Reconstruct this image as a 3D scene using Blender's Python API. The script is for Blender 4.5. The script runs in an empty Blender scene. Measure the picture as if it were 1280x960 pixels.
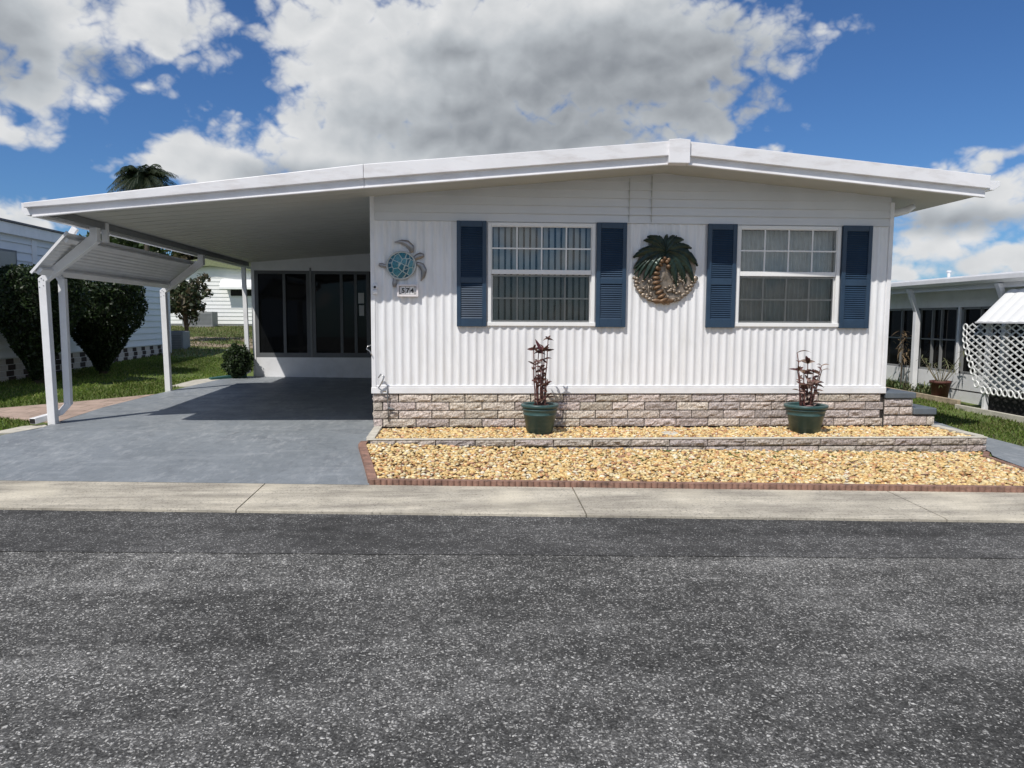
import bpy, bmesh, math, random
import numpy as np
from mathutils import Vector, Matrix, noise as mnoise

rng = random.Random(7)
nrng = np.random.default_rng(11)
SC = bpy.context.scene
COL = SC.collection
R = math.radians

# ------------------------------------------------------------------ materials
def new_mat(name):
    m = bpy.data.materials.new(name); m.use_nodes = True
    nt = m.node_tree
    b = nt.nodes['Principled BSDF']
    return m, nt, b

def N(nt, kind, **kw):
    n = nt.nodes.new(kind)
    for k, v in kw.items():
        if k.startswith('i_'):
            n.inputs[k[2:].replace('_', ' ')].default_value = v
        else:
            setattr(n, k, v)
    return n

def coords(nt, scale=(1, 1, 1), kind='Object'):
    tc = N(nt, 'ShaderNodeTexCoord'); mp = N(nt, 'ShaderNodeMapping')
    mp.inputs['Scale'].default_value = scale
    nt.links.new(tc.outputs[kind], mp.inputs['Vector'])
    return mp.outputs['Vector']

def noise(nt, vec, scale, detail=4, rough=.55, dist=0.0):
    n = N(nt, 'ShaderNodeTexNoise'); n.inputs['Scale'].default_value = scale
    n.inputs['Detail'].default_value = detail; n.inputs['Roughness'].default_value = rough
    n.inputs['Distortion'].default_value = dist
    nt.links.new(vec, n.inputs['Vector'])
    return n.outputs['Fac']

def ramp(nt, fac, stops, interp='LINEAR'):
    r = N(nt, 'ShaderNodeValToRGB'); r.color_ramp.interpolation = interp
    e = r.color_ramp.elements
    while len(e) < len(stops): e.new(.5)
    for el, (p, c) in zip(e, stops):
        el.position = p
        el.color = (c, c, c, 1) if isinstance(c, (int, float)) else (*c, 1)
    nt.links.new(fac, r.inputs['Fac'])
    return r.outputs['Color']

def mix(nt, a, b, fac, mode='MIX'):
    m = N(nt, 'ShaderNodeMix', data_type='RGBA', blend_type=mode)
    for sock, v in ((m.inputs[6], a), (m.inputs[7], b), (m.inputs[0], fac)):
        if hasattr(v, 'is_output'): nt.links.new(v, sock)
        elif isinstance(v, (int, float)) and sock.type == 'RGBA': sock.default_value = (v, v, v, 1)
        elif isinstance(v, (int, float)): sock.default_value = v
        else: sock.default_value = (*v, 1)
    return m.outputs[2]

def math_n(nt, op, a, b=None, clamp=False):
    m = N(nt, 'ShaderNodeMath', operation=op, use_clamp=clamp)
    for i, v in enumerate((a, b)):
        if v is None: continue
        if hasattr(v, 'is_output'): nt.links.new(v, m.inputs[i])
        else: m.inputs[i].default_value = v
    return m.outputs[0]

def bump(nt, b, height, strength, dist):
    bp = N(nt, 'ShaderNodeBump'); bp.inputs['Strength'].default_value = strength
    bp.inputs['Distance'].default_value = dist
    nt.links.new(height, bp.inputs['Height']); nt.links.new(bp.outputs['Normal'], b.inputs['Normal'])

def mat(name, col, rough=.5, metal=0.0, var=.12, vscale=3.0, bscale=0, bstr=.3, bdist=.004, stain=None, spec=None):
    """Paint-like or mineral surface: base colour with broad mottling, optional bump and streaky dirt."""
    m, nt, b = new_mat(name)
    v = coords(nt)
    n1 = noise(nt, v, vscale, 6, .6)
    lo = tuple(c * (1 - var) for c in col); hi = tuple(min(1, c * (1 + var)) for c in col)
    c = ramp(nt, n1, [(.3, lo), (.7, hi)])
    if stain:
        sv = coords(nt, stain[2] if len(stain) > 2 else (1, 1, 1))
        n2 = noise(nt, sv, stain[1], 8, .65)
        f = ramp(nt, n2, [(.5, 0.0), (.75, 1.0)])
        c = mix(nt, c, stain[0], math_n(nt, 'MULTIPLY', f, stain[3] if len(stain) > 3 else .5))
    nt.links.new(c, b.inputs['Base Color'])
    b.inputs['Roughness'].default_value = rough; b.inputs['Metallic'].default_value = metal
    if spec is not None: b.inputs['Specular IOR Level'].default_value = spec
    if bscale:
        bump(nt, b, noise(nt, v, bscale, 5, .6), bstr, bdist)
    return m

def attr_mat(name, rough=.6, metal=0, var=.15, vscale=40, bscale=0, bstr=.3, bdist=.004, translucent=0.0):
    """Each piece carries its own colour (attribute Col)."""
    m, nt, b = new_mat(name)
    a = N(nt, 'ShaderNodeAttribute', attribute_name='Col')
    v = coords(nt)
    f = ramp(nt, noise(nt, v, vscale, 5, .6), [(.3, 1 - var), (.7, 1 + var * .6)])
    c = mix(nt, a.outputs['Color'], f, 1.0, 'MULTIPLY')
    nt.links.new(c, b.inputs['Base Color'])
    b.inputs['Roughness'].default_value = rough; b.inputs['Metallic'].default_value = metal
    if bscale: bump(nt, b, noise(nt, v, bscale, 6, .65), bstr, bdist)
    if translucent:
        t = N(nt, 'ShaderNodeBsdfTranslucent'); nt.links.new(c, t.inputs['Color'])
        ms = N(nt, 'ShaderNodeMixShader'); ms.inputs[0].default_value = translucent
        nt.links.new(b.outputs[0], ms.inputs[1]); nt.links.new(t.outputs[0], ms.inputs[2])
        nt.links.new(ms.outputs[0], nt.nodes['Material Output'].inputs['Surface'])
    return m

def glass_mat(name, tint=(.9, .95, .95), refl=.12, opacity=0.0, solid=(.03, .03, .03)):
    m, nt, b = new_mat(name)
    tr = N(nt, 'ShaderNodeBsdfTransparent'); tr.inputs['Color'].default_value = (*tint, 1)
    di = N(nt, 'ShaderNodeBsdfDiffuse'); di.inputs['Color'].default_value = (*solid, 1)
    m0 = N(nt, 'ShaderNodeMixShader'); m0.inputs[0].default_value = opacity
    nt.links.new(tr.outputs[0], m0.inputs[1]); nt.links.new(di.outputs[0], m0.inputs[2])
    gl = N(nt, 'ShaderNodeBsdfGlossy'); gl.inputs['Roughness'].default_value = .03
    fr = N(nt, 'ShaderNodeFresnel'); fr.inputs['IOR'].default_value = 1.5
    f = math_n(nt, 'ADD', fr.outputs[0], refl - .04, True)
    m1 = N(nt, 'ShaderNodeMixShader'); nt.links.new(f, m1.inputs[0])
    nt.links.new(m0.outputs[0], m1.inputs[1]); nt.links.new(gl.outputs[0], m1.inputs[2])
    nt.links.new(m1.outputs[0], nt.nodes['Material Output'].inputs['Surface'])
    return m

WHITE = (.80, .80, .80)
M = {}
M['siding'] = mat('white_corrugated_siding', (.80, .805, .815), .38, var=.04, vscale=1.5,
                  stain=((.50, .48, .43), 2.6, (5, 5, .55), .40), bscale=14, bstr=.12, bdist=.004)
M['white'] = mat('white_painted_metal', (.80, .80, .81), .4, var=.05, vscale=4, stain=((.5, .48, .45), 5, (1, 1, 1), .25))
M['fascia'] = mat('weathered_white_fascia', (.80, .79, .795), .42, var=.05, vscale=2, stain=((.48, .43, .40), 3.0, (.8, 2, 3), .5))
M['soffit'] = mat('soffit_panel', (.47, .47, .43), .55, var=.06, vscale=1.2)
M['lap'] = mat('gable_lap_siding', (.72, .73, .74), .5, var=.04, vscale=2)
M['shutter'] = mat('navy_shutter', (.019, .045, .084), .42, var=.15, vscale=6, spec=.55)
M['vinyl'] = mat('window_vinyl', (.82, .82, .81), .35, var=.03)
M['blind'] = mat('vertical_blind', (.62, .63, .63), .6, var=.05, vscale=8)
M['curtain'] = mat('sheer_curtain', (.66, .66, .64), .8, var=.1, vscale=10)
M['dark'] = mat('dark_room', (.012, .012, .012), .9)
M['glass'] = glass_mat('window_glass', (.93, .95, .95), .05)
M['screen'] = glass_mat('insect_screen', (.93, .93, .92), .0, .10, (.07, .07, .07))
M['blackglass'] = glass_mat('tinted_sunroom_glass', (.10, .10, .10), .015, .75, (.010, .0105, .011))
M['darkframe'] = mat('grey_window_frame', (.13, .135, .14), .5)
M['stone'] = attr_mat('split_face_stone', .9, var=.62, vscale=48, bscale=75, bstr=1.0, bdist=.022)
M['mortar'] = mat('dark_joint', (.07, .06, .055), .95, var=.3, vscale=20)
M['cap'] = mat('pale_concrete_cap', (.52, .49, .42), .9, var=.2, vscale=8, bscale=120, bstr=.4)
M['brickedge'] = mat('terracotta_edging', (.27, .155, .115), .9, var=.35, vscale=9, bscale=140, bstr=.5,
                     stain=((.075, .055, .045), 7, (1, 1, 2.5), .9))
M['bedsoil'] = mat('gravel_bed_base', (.30, .20, .10), .95, var=.4, vscale=60, bscale=80, bstr=.8, bdist=.02)
M['pebble'] = attr_mat('tan_river_pebble', .75, var=.28, vscale=55)
M['pot'] = mat('green_plastic_pot', (.032, .078, .076), .38, var=.2, vscale=7, stain=((.2, .22, .21), 8, (1, 1, 3), .3))
M['potsoil'] = mat('potting_soil', (.03, .022, .016), 1, var=.4, vscale=40, bscale=60, bstr=1, bdist=.01)
M['cane'] = mat('reddish_cane', (.11, .045, .038), .6, var=.35, vscale=30)
M['leafred'] = attr_mat('burgundy_leaf', .45, var=.2, vscale=30, translucent=.2)
M['pewter'] = mat('pewter_metal', (.30, .285, .28), .33, .85, var=.2, vscale=12)
M['bronze'] = mat('bronze_metal', (.155, .092, .050), .5, .35, var=.45, vscale=22)
M['silver'] = mat('silver_metal', (.26, .215, .17), .48, .65, var=.5, vscale=20)
M['frond'] = mat('dark_green_enamel', (.022, .040, .030), .35, .35, var=.5, vscale=16)
M['chrome'] = mat('dull_steel', (.5, .5, .5), .3, .9)
M['black'] = mat('black_plastic', (.015, .015, .015), .5)
M['signwhite'] = mat('sign_white', (.82, .80, .78), .5, var=.03)
M['signpink'] = mat('sign_frame', (.74, .70, .70), .5, var=.05)
M['slab'] = mat('blue_grey_painted_slab', (.115, .135, .155), .55, var=.15, vscale=5)
M['grey'] = mat('grey_metal_cabinet', (.22, .225, .225), .55, var=.1)
M['bark'] = mat('bark', (.10, .08, .06), .95, var=.3, vscale=14, bscale=40, bstr=.8, bdist=.01)
M['leaf'] = attr_mat('leaf', .5, var=.2, vscale=3, translucent=.25)
M['blade'] = attr_mat('grass_blade', .6, var=.15, vscale=2, translucent=.42)
M['whitepaint2'] = mat('neighbour_white_siding', (.72, .75, .77), .5, var=.05, vscale=1)
M['backwhite'] = mat('sunlit_white_siding', (.82, .82, .80), .5, var=.04)
M['olive'] = mat('olive_shingle', (.20, .22, .12), .9, var=.2, vscale=8)
M['roofgrey'] = mat('grey_shingle', (.16, .16, .17), .9, var=.2, vscale=8)
M['rust'] = mat('dark_terracotta_pot', (.10, .035, .028), .7, var=.3, vscale=12)
M['greensplash'] = mat('green_splash_block', (.03, .10, .085), .5)
M['plank'] = mat('weathered_plank', (.40, .32, .23), .9, var=.3, vscale=6)
M['pattern_block'] = attr_mat('painted_pattern_block', .85, var=.15, vscale=20, bscale=60, bstr=.4)
M['paper'] = mat('paper_notice', (.62, .62, .60), .8, var=.02)

def asphalt(name, lo, hi, speck, amount, stripe=False):
    m, nt, b = new_mat(name)
    v = coords(nt)
    big = noise(nt, v, .55, 5, .6)
    sv = coords(nt, (.35, 2.2, 1)); streak = noise(nt, sv, 1.1, 4, .6)
    vor = N(nt, 'ShaderNodeTexVoronoi'); vor.inputs['Scale'].default_value = 88
    dv = N(nt, 'ShaderNodeVectorMath', operation='ADD')
    nz = N(nt, 'ShaderNodeTexNoise'); nz.inputs['Scale'].default_value = 38; nz.inputs['Detail'].default_value = 3
    sc = N(nt, 'ShaderNodeVectorMath', operation='SCALE'); sc.inputs[3].default_value = .035
    nt.links.new(v, nz.inputs['Vector']); nt.links.new(nz.outputs['Color'], sc.inputs[0])
    nt.links.new(v, dv.inputs[0]); nt.links.new(sc.outputs[0], dv.inputs[1]); nt.links.new(dv.outputs[0], vor.inputs['Vector'])
    sep = N(nt, 'ShaderNodeSeparateColor'); nt.links.new(vor.outputs['Color'], sep.inputs[0])
    mid = noise(nt, v, 7, 6, .65); fine = noise(nt, v, 78, 5, .85)
    wear = math_n(nt, 'ADD', math_n(nt, 'MULTIPLY', big, .6), math_n(nt, 'MULTIPLY', streak, .4))
    clump = math_n(nt, 'ADD', math_n(nt, 'MULTIPLY', math_n(nt, 'SUBTRACT', wear, .5), 1.3), math_n(nt, 'MULTIPLY', math_n(nt, 'SUBTRACT', mid, .5), .75))
    base_v = math_n(nt, 'ADD', fine, math_n(nt, 'MULTIPLY', clump, .35))
    c = ramp(nt, base_v, [(.34, tuple(x * .45 for x in lo)), (.46, lo), (.57, hi), (.70, tuple(x * 2.0 for x in hi))])
    vor2 = N(nt, 'ShaderNodeTexVoronoi'); vor2.inputs['Scale'].default_value = 58; nt.links.new(dv.outputs[0], vor2.inputs['Vector'])
    sep2 = N(nt, 'ShaderNodeSeparateColor'); nt.links.new(vor2.outputs['Color'], sep2.inputs[0])
    val = base_v
    for sp, vo, am in ((sep, vor, amount), (sep2, vor2, amount * .55)):
        pick = ramp(nt, math_n(nt, 'ADD', sp.outputs[0], math_n(nt, 'MULTIPLY', clump, .9)), [(1 - am, 0.0), (1 - am + .10, 1.0)])
        core = ramp(nt, math_n(nt, 'ADD', vo.outputs['Distance'], math_n(nt, 'MULTIPLY', math_n(nt, 'SUBTRACT', fine, .5), 1.1)), [(.22, 1.0), (.50, 0.0)])
        f_ = math_n(nt, 'MULTIPLY', pick, core)
        tone = ramp(nt, sp.outputs[1], [(0, tuple(x * .45 for x in speck)), (1, speck)])
        c = mix(nt, c, tone, f_); val = math_n(nt, 'ADD', val, math_n(nt, 'MULTIPLY', f_, .4))
    tarn = ramp(nt, noise(nt, coords(nt, (.22, 1.5, 1)), .9, 5, .55), [(.36, .80), (.64, 1.16)])
    c = mix(nt, c, tarn, 1.0, 'MULTIPLY')
    nt.links.new(c, b.inputs['Base Color']); b.inputs['Roughness'].default_value = .92
    b.inputs['Specular IOR Level'].default_value = .25
    bump(nt, b, val, .85, .010)
    return m
M['road'] = asphalt('worn_asphalt', (.064, .063, .059), (.135, .132, .124), (.74, .72, .67), .43)
M['roadstrip'] = asphalt('older_asphalt_strip', (.058, .057, .055), (.108, .106, .102), (.58, .57, .54), .29)

def concrete():
    m, nt, b = new_mat('stained_concrete_gutter')
    v = coords(nt)
    c = ramp(nt, noise(nt, v, 5, 9, .7), [(.3, (.44, .40, .32)), (.7, (.64, .585, .475))])
    sv = coords(nt, (.5, 3.2, 1))
    st = ramp(nt, noise(nt, sv, 1.3, 9, .68), [(.40, 0.0), (.62, 1.0)])
    c = mix(nt, c, (.20, .18, .15), math_n(nt, 'MULTIPLY', st, .72))
    pits = ramp(nt, noise(nt, v, 55, 4, .7), [(.34, 1.0), (.46, 0.0)])
    c = mix(nt, c, (.10, .09, .08), math_n(nt, 'MULTIPLY', pits, .75))
    lt = ramp(nt, noise(nt, v, 1.3, 4, .5), [(.5, 0.0), (.7, 1.0)])
    c = mix(nt, c, (.74, .67, .52), math_n(nt, 'MULTIPLY', lt, .45))
    nt.links.new(c, b.inputs['Base Color']); b.inputs['Roughness'].default_value = .93
    bump(nt, b, noise(nt, v, 60, 6, .75), .5, .006)
    return m
M['concrete'] = concrete()

def painted_drive():
    m, nt, b = new_mat('grey_painted_driveway')
    v = coords(nt)
    c = ramp(nt, noise(nt, v, .8, 8, .65), [(.3, (.180, .200, .216)), (.7, (.252, .275, .294))])
    sv = coords(nt, (.5, 2.5, 1))
    f = ramp(nt, noise(nt, sv, 2.2, 8, .7), [(.52, 0.0), (.75, 1.0)])
    c = mix(nt, c, (.36, .38, .40), math_n(nt, 'MULTIPLY', f, .55))
    g = ramp(nt, noise(nt, v, 26, 4, .7), [(.60, 0.0), (.70, 1.0)])
    c = mix(nt, c, (.40, .41, .42), math_n(nt, 'MULTIPLY', g, .42))
    d = ramp(nt, noise(nt, v, 1.7, 6, .6), [(.56, 0.0), (.72, 1.0)])
    c = mix(nt, c, (.11, .12, .135), math_n(nt, 'MULTIPLY', d, .4))
    fk = math_n(nt, 'MULTIPLY', ramp(nt, noise(nt, coords(nt, (1, .38, 1)), 11, 7, .75), [(.50, 0.0), (.62, 1.0)]), ramp(nt, noise(nt, v, .9, 6, .65), [(.38, .10), (.62, 1.0)]))
    c = mix(nt, c, (.50, .51, .52), math_n(nt, 'MULTIPLY', fk, .38))
    dkf = math_n(nt, 'MULTIPLY', ramp(nt, noise(nt, coords(nt, (1, .4, 1)), 17, 6, .75), [(.38, 1.0), (.48, 0.0)]), .22)
    c = mix(nt, c, (.09, .10, .11), dkf)
    cr = N(nt, 'ShaderNodeTexVoronoi', feature='DISTANCE_TO_EDGE'); cr.inputs['Scale'].default_value = .42
    wv = N(nt, 'ShaderNodeTexNoise'); wv.inputs['Scale'].default_value = 1.6; wv.inputs['Detail'].default_value = 7; wv.inputs['Roughness'].default_value = .65; nt.links.new(v, wv.inputs['Vector'])
    ws = N(nt, 'ShaderNodeVectorMath', operation='SCALE'); nt.links.new(wv.outputs['Color'], ws.inputs[0]); ws.inputs[3].default_value = .9
    wa = N(nt, 'ShaderNodeVectorMath', operation='ADD'); nt.links.new(v, wa.inputs[0]); nt.links.new(ws.outputs[0], wa.inputs[1]); nt.links.new(wa.outputs[0], cr.inputs['Vector'])
    c = mix(nt, c, (.07, .075, .085), math_n(nt, 'MULTIPLY', ramp(nt, cr.outputs['Distance'], [(.0, 1.0), (.005, 0.0)]), .30))
    nt.links.new(c, b.inputs['Base Color'])
    nt.links.new(ramp(nt, noise(nt, v, 3, 4, .6), [(.3, .42), (.7, .72)]), b.inputs['Roughness'])
    bump(nt, b, noise(nt, v, 45, 6, .7), .35, .004)
    return m
M['drive'] = painted_drive()

def soil():
    m, nt, b = new_mat('lawn_soil')
    v = coords(nt)
    c = ramp(nt, noise(nt, v, 1.4, 8, .65), [(.3, (.075, .115, .022)), (.6, (.13, .165, .04)), (.75, (.26, .21, .12))])
    nt.links.new(c, b.inputs['Base Color']); b.inputs['Roughness'].default_value = 1
    bump(nt, b, noise(nt, v, 25, 6, .7), .8, .03)
    return m
M['ground'] = soil()

def pavers():
    m, nt, b = new_mat('pink_concrete_pavers')
    v = coords(nt)
    br = N(nt, 'ShaderNodeTexBrick'); nt.links.new(v, br.inputs['Vector'])
    br.inputs['Scale'].default_value = 1.0
    br.inputs['Brick Width'].default_value = .40; br.inputs['Row Height'].default_value = .30
    br.inputs['Mortar Size'].default_value = .008
    br.inputs['Color1'].default_value = (.42, .31, .25, 1); br.inputs['Color2'].default_value = (.50, .38, .31, 1)
    br.inputs['Mortar'].default_value = (.22, .17, .13, 1)
    c = mix(nt, br.outputs['Color'], ramp(nt, noise(nt, v, 3, 8, .7), [(.3, .65), (.7, 1.15)]), 1.0, 'MULTIPLY')
    nt.links.new(c, b.inputs['Base Color']); b.inputs['Roughness'].default_value = .9
    bump(nt, b, noise(nt, v, 40, 5, .6), .4, .005)
    return m
M['paver'] = pavers()

def shell_mat():
    m, nt, b = new_mat('teal_mosaic_shell')
    v = coords(nt)
    vo = N(nt, 'ShaderNodeTexVoronoi', feature='DISTANCE_TO_EDGE'); vo.inputs['Scale'].default_value = 13
    vc = N(nt, 'ShaderNodeTexVoronoi'); vc.inputs['Scale'].default_value = 13
    nt.links.new(v, vo.inputs['Vector']); nt.links.new(v, vc.inputs['Vector'])
    s = N(nt, 'ShaderNodeSeparateColor'); nt.links.new(vc.outputs['Color'], s.inputs[0])
    tile = ramp(nt, s.outputs[0], [(0, (.02, .10, .16)), (.5, (.03, .19, .25)), (1, (.10, .30, .36))])
    tile = mix(nt, tile, ramp(nt, noise(nt, v, 70, 4, .6), [(.35, .5), (.65, 1.3)]), 1.0, 'MULTIPLY')
    c = mix(nt, (.42, .50, .48), tile, ramp(nt, vo.outputs['Distance'], [(.03, 0.0), (.08, 1.0)]))
    nt.links.new(c, b.inputs['Base Color']); b.inputs['Roughness'].default_value = .25
    return m
M['shell'] = shell_mat()

# ------------------------------------------------------------------ mesh builder
class MB:
    def __init__(self): self.v = []; self.f = []; self.c = []
    def add(self, verts, faces, col=None):
        o = len(self.v); self.v += [tuple(p) for p in verts]
        self.f += [tuple(i + o for i in f) for f in faces]
        self.c += [col] * len(faces); return self
    def box(self, x0, x1, y0, y1, z0, z1, col=None):
        return self.hexa([(x0, y0, z0), (x1, y0, z0), (x1, y1, z0), (x0, y1, z0), (x0, y0, z1), (x1, y0, z1), (x1, y1, z1), (x0, y1, z1)], col)
    def hexa(self, p, col=None):
        return self.add(p, [(3, 2, 1, 0), (4, 5, 6, 7), (0, 1, 5, 4), (1, 2, 6, 5), (2, 3, 7, 6), (3, 0, 4, 7)], col)
    def bar(self, a, b, w, h, up=(0, 0, 1), col=None):
        a, b = Vector(a), Vector(b); d = (b - a).normalized(); s = d.cross(Vector(up))
        if s.length < 1e-4: s = d.cross(Vector((0, 1, 0)))
        s.normalize(); u = s.cross(d)
        s *= w / 2; u *= h / 2
        return self.hexa([a - s - u, a + s - u, b + s - u, b - s - u, a - s + u, a + s + u, b + s + u, b - s + u], col)
    def extrude(self, poly, fn, a, b, col=None):
        """poly: list of 2-D points (counter-clockwise); fn(p, t) -> 3-D; swept from t=a to t=b."""
        n = len(poly)
        v = [fn(p, a) for p in poly] + [fn(p, b) for p in poly]
        f = [tuple(range(n))[::-1], tuple(range(n, 2 * n))] + [(i, (i + 1) % n, n + (i + 1) % n, n + i) for i in range(n)]
        return self.add(v, f, col)
    def tube(self, pts, r, n=8, col=None, cap=True, flat=1.0):
        pts = [Vector(p) for p in pts]; m = len(pts)
        rs = r if isinstance(r, (list, tuple)) else [r] * m
        t0 = (pts[1] - pts[0]).normalized()
        s = t0.orthogonal().normalized(); v = []
        for i, p in enumerate(pts):
            t = (pts[min(i + 1, m - 1)] - pts[max(i - 1, 0)]).normalized()
            s = (s - t * s.dot(t)).normalized(); u = t.cross(s)
            for k in range(n):
                a = 2 * math.pi * k / n
                v.append(p + s * (math.cos(a) * rs[i]) + u * (math.sin(a) * rs[i] * flat))
        f = [(i * n + k, i * n + (k + 1) % n, (i + 1) * n + (k + 1) % n, (i + 1) * n + k) for i in range(m - 1) for k in range(n)]
        if cap: f += [tuple(range(n))[::-1], tuple((m - 1) * n + k for k in range(n))]
        return self.add(v, f, col)
    def lathe(self, prof, c, n=32, col=None):
        v = [(c[0] + r * math.cos(2 * math.pi * k / n), c[1] + r * math.sin(2 * math.pi * k / n), c[2] + z) for r, z in prof for k in range(n)]
        f = [(i * n + k, i * n + (k + 1) % n, (i + 1) * n + (k + 1) % n, (i + 1) * n + k) for i in range(len(prof) - 1) for k in range(n)]
        return self.add(v, f, col)
    def grid(self, fn, nu, nv, col=None):
        v = [fn(i / nu, j / nv) for j in range(nv + 1) for i in range(nu + 1)]
        f = [(j * (nu + 1) + i, j * (nu + 1) + i + 1, (j + 1) * (nu + 1) + i + 1, (j + 1) * (nu + 1) + i) for j in range(nv) for i in range(nu)]
        return self.add(v, f, col)
    def ball(self, c, r, n=10, m=7, col=None, axes=None):
        ax = axes or ((1, 0, 0), (0, 1, 0), (0, 0, 1))
        rr = r if isinstance(r, (tuple, list)) else (r, r, r); v = []
        for j in range(m + 1):
            th = math.pi * j / m
            for k in range(n):
                a = 2 * math.pi * k / n
                q = (math.sin(th) * math.cos(a) * rr[0], math.sin(th) * math.sin(a) * rr[1], math.cos(th) * rr[2])
                v.append(tuple(c[i] + sum(ax[t][i] * q[t] for t in range(3)) for i in range(3)))
        f = [(j * n + k, (j + 1) * n + k, (j + 1) * n + (k + 1) % n, j * n + (k + 1) % n) for j in range(m) for k in range(n)]
        return self.add(v, f, col)
    def build(self, name, material, parent=None, origin=None, smooth=False, bevel=0, fix=False):
        if parent is not None:
            org = Vector((0, 0, 0)); p = parent
            while p is not None: org += p.location; p = p.parent
        else:
            if origin is None:
                a = np.array(self.v); origin = ((a[:, 0].min() + a[:, 0].max()) / 2, (a[:, 1].min() + a[:, 1].max()) / 2, a[:, 2].min())
            org = Vector(origin)
        me = bpy.data.meshes.new(name)
        me.from_pydata([(x - org[0], y - org[1], z - org[2]) for x, y, z in self.v], [], self.f)
        if any(c is not None for c in self.c):
            at = me.color_attributes.new('Col', 'FLOAT_COLOR', 'CORNER')
            arr = np.ones((len(me.loops), 4), np.float32); k = 0
            for f, c in zip(self.f, self.c):
                if c is not None: arr[k:k + len(f), :3] = c
                k += len(f)
            at.data.foreach_set('color', arr.ravel())
        if fix:
            bm = bmesh.new(); bm.from_mesh(me); bmesh.ops.recalc_face_normals(bm, faces=bm.faces); bm.to_mesh(me); bm.free()
        if smooth: me.polygons.foreach_set('use_smooth', [True] * len(me.polygons))
        me.materials.append(material)
        o = bpy.data.objects.new(name, me); COL.objects.link(o)
        if parent is not None: o.parent = parent
        else: o.location = org
        if bevel:
            md = o.modifiers.new('Bevel', 'BEVEL'); md.width = bevel; md.segments = 2; md.limit_method = 'ANGLE'; md.angle_limit = R(40)
        return o

def jit(c, r_=None, lo=.7, hi=1.3):
    k = (r_ or rng).uniform(lo, hi); return tuple(x * k for x in c)

def thing(name, loc, label, cat, group=None):
    o = bpy.data.objects.new(name, None); COL.objects.link(o); o.location = loc
    o.empty_display_size = .2
    return tag(o, label, cat, group)
def tag(o, label, cat, group=None):
    o['label'] = label; o['category'] = cat
    if group: o['group'] = group
    return o
def struct(o, kind='structure'):
    o['kind'] = kind; return o

def arrays_mesh(name, V, F, C, material, origin=(0, 0, 0), parent=None):
    """Many small faces at once (numpy): V (n,3), F (m,k), C (m,3)."""
    me = bpy.data.meshes.new(name)
    V = np.asarray(V, np.float32) - np.asarray(origin, np.float32); F = np.asarray(F, np.int32); k = F.shape[1]
    me.vertices.add(len(V)); me.vertices.foreach_set('co', V.ravel())
    me.loops.add(F.size); me.loops.foreach_set('vertex_index', F.ravel())
    me.polygons.add(len(F)); me.polygons.foreach_set('loop_start', np.arange(len(F), dtype=np.int32) * k)
    at = me.color_attributes.new('Col', 'FLOAT_COLOR', 'CORNER')
    arr = np.ones((len(F), k, 4), np.float32); arr[:, :, :3] = np.asarray(C, np.float32)[:, None, :]
    at.data.foreach_set('color', arr.ravel())
    me.update(); me.validate(); me.materials.append(material)
    o = bpy.data.objects.new(name, me); COL.objects.link(o)
    if parent is not None: o.parent = parent
    else: o.location = origin
    return o

# ------------------------------------------------------------------ terrain
def kt(x): return -2.59 - .085 * x           # back edge of the concrete gutter
def kb(x): return -3.44 - .085 * x           # road edge of the concrete gutter
def lerp(a, b, t): t = max(0, min(1, t)); return a + (b - a) * t
def interp(x, pts):
    if x <= pts[0][0]: return pts[0][1]
    for (a, p), (b, q) in zip(pts, pts[1:]):
        if x <= b: return p + (q - p) * (x - a) / (b - a)
    return pts[-1][1]
RISE = [(7, 0), (12, .05), (16, .15), (20, .32), (25, .52), (30, .70), (60, 1.0)]
def base_z(x):
    return interp(x, [(-9, .33), (-5.5, .231), (-1.25, .18), (5.9, .06), (9.2, .06)])
def gz(x, y):
    yk = kt(x); yb = kb(x)
    if y <= yb: return 0.0
    if y <= yk: return .012 + .036 * (y - yb) / (yk - yb)
    yy = max(y, -.3)
    left = lerp(1, 0, (x + 1.25) / 6)
    z = base_z(x) + .012 * min(max(yy, 0), 14) * left + .018 * min(max(yy, 0), 5) * (1 - left)
    z += interp(yy, RISE) * left
    if y < -.3:
        t = (y - yk) / (-.3 - yk); z = .048 + (z - .048) * t
    return z

def frange(a, b, s): return [a + (b - a) * i / max(1, round((b - a) / s)) for i in range(max(1, round((b - a) / s)) + 1)]
xs = [-4000, -800, -200, -80, -40, -25] + frange(-18, 14, .4) + [20, 30, 60, 200, 800, 4000]
ss = frange(0, 12, .3) + frange(13, 40, 1.0) + [50, 70, 120, 300, 1000, 5000]
g = MB()
vv = [(x, max(kt(max(-60, min(60, x))), -8) + s, gz(max(-60, min(60, x)), kt(max(-60, min(60, x))) + s) - .022) for s in ss for x in xs]
nx = len(xs)
g.add(vv, [(j * nx + i, j * nx + i + 1, (j + 1) * nx + i + 1, (j + 1) * nx + i) for j in range(len(ss) - 1) for i in range(nx - 1)])
struct(g.build('ground', M['ground'], origin=(0, 0, 0)))

rd = MB(); rd.add([(-60, -40, -.004), (60, -40, -.004), (60, kb(60), -.004), (-60, kb(-60), -.004)], [(0, 1, 2, 3)])
struct(rd.build('road', M['road'], origin=(0, 0, 0)))
st = MB()
def seal(x): return -4.43 - .0615 * x
n = 160; X = [-30 + 60 * i / n for i in range(n + 1)]
vv = []
for x in X:
    e = .025 * mnoise.noise((x * 1.7, 0, 3)) + .008 * mnoise.noise((x * 9, 0, 5))
    vv += [(x, seal(x) + e, .0), (x, kb(x) + .02, .0)]
st.add(vv, [(2 * i, 2 * i + 2, 2 * i + 3, 2 * i + 1) for i in range(n)])
struct(st.build('road_edge_strip', M['roadstrip'], origin=(0, 0, 0)))

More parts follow.
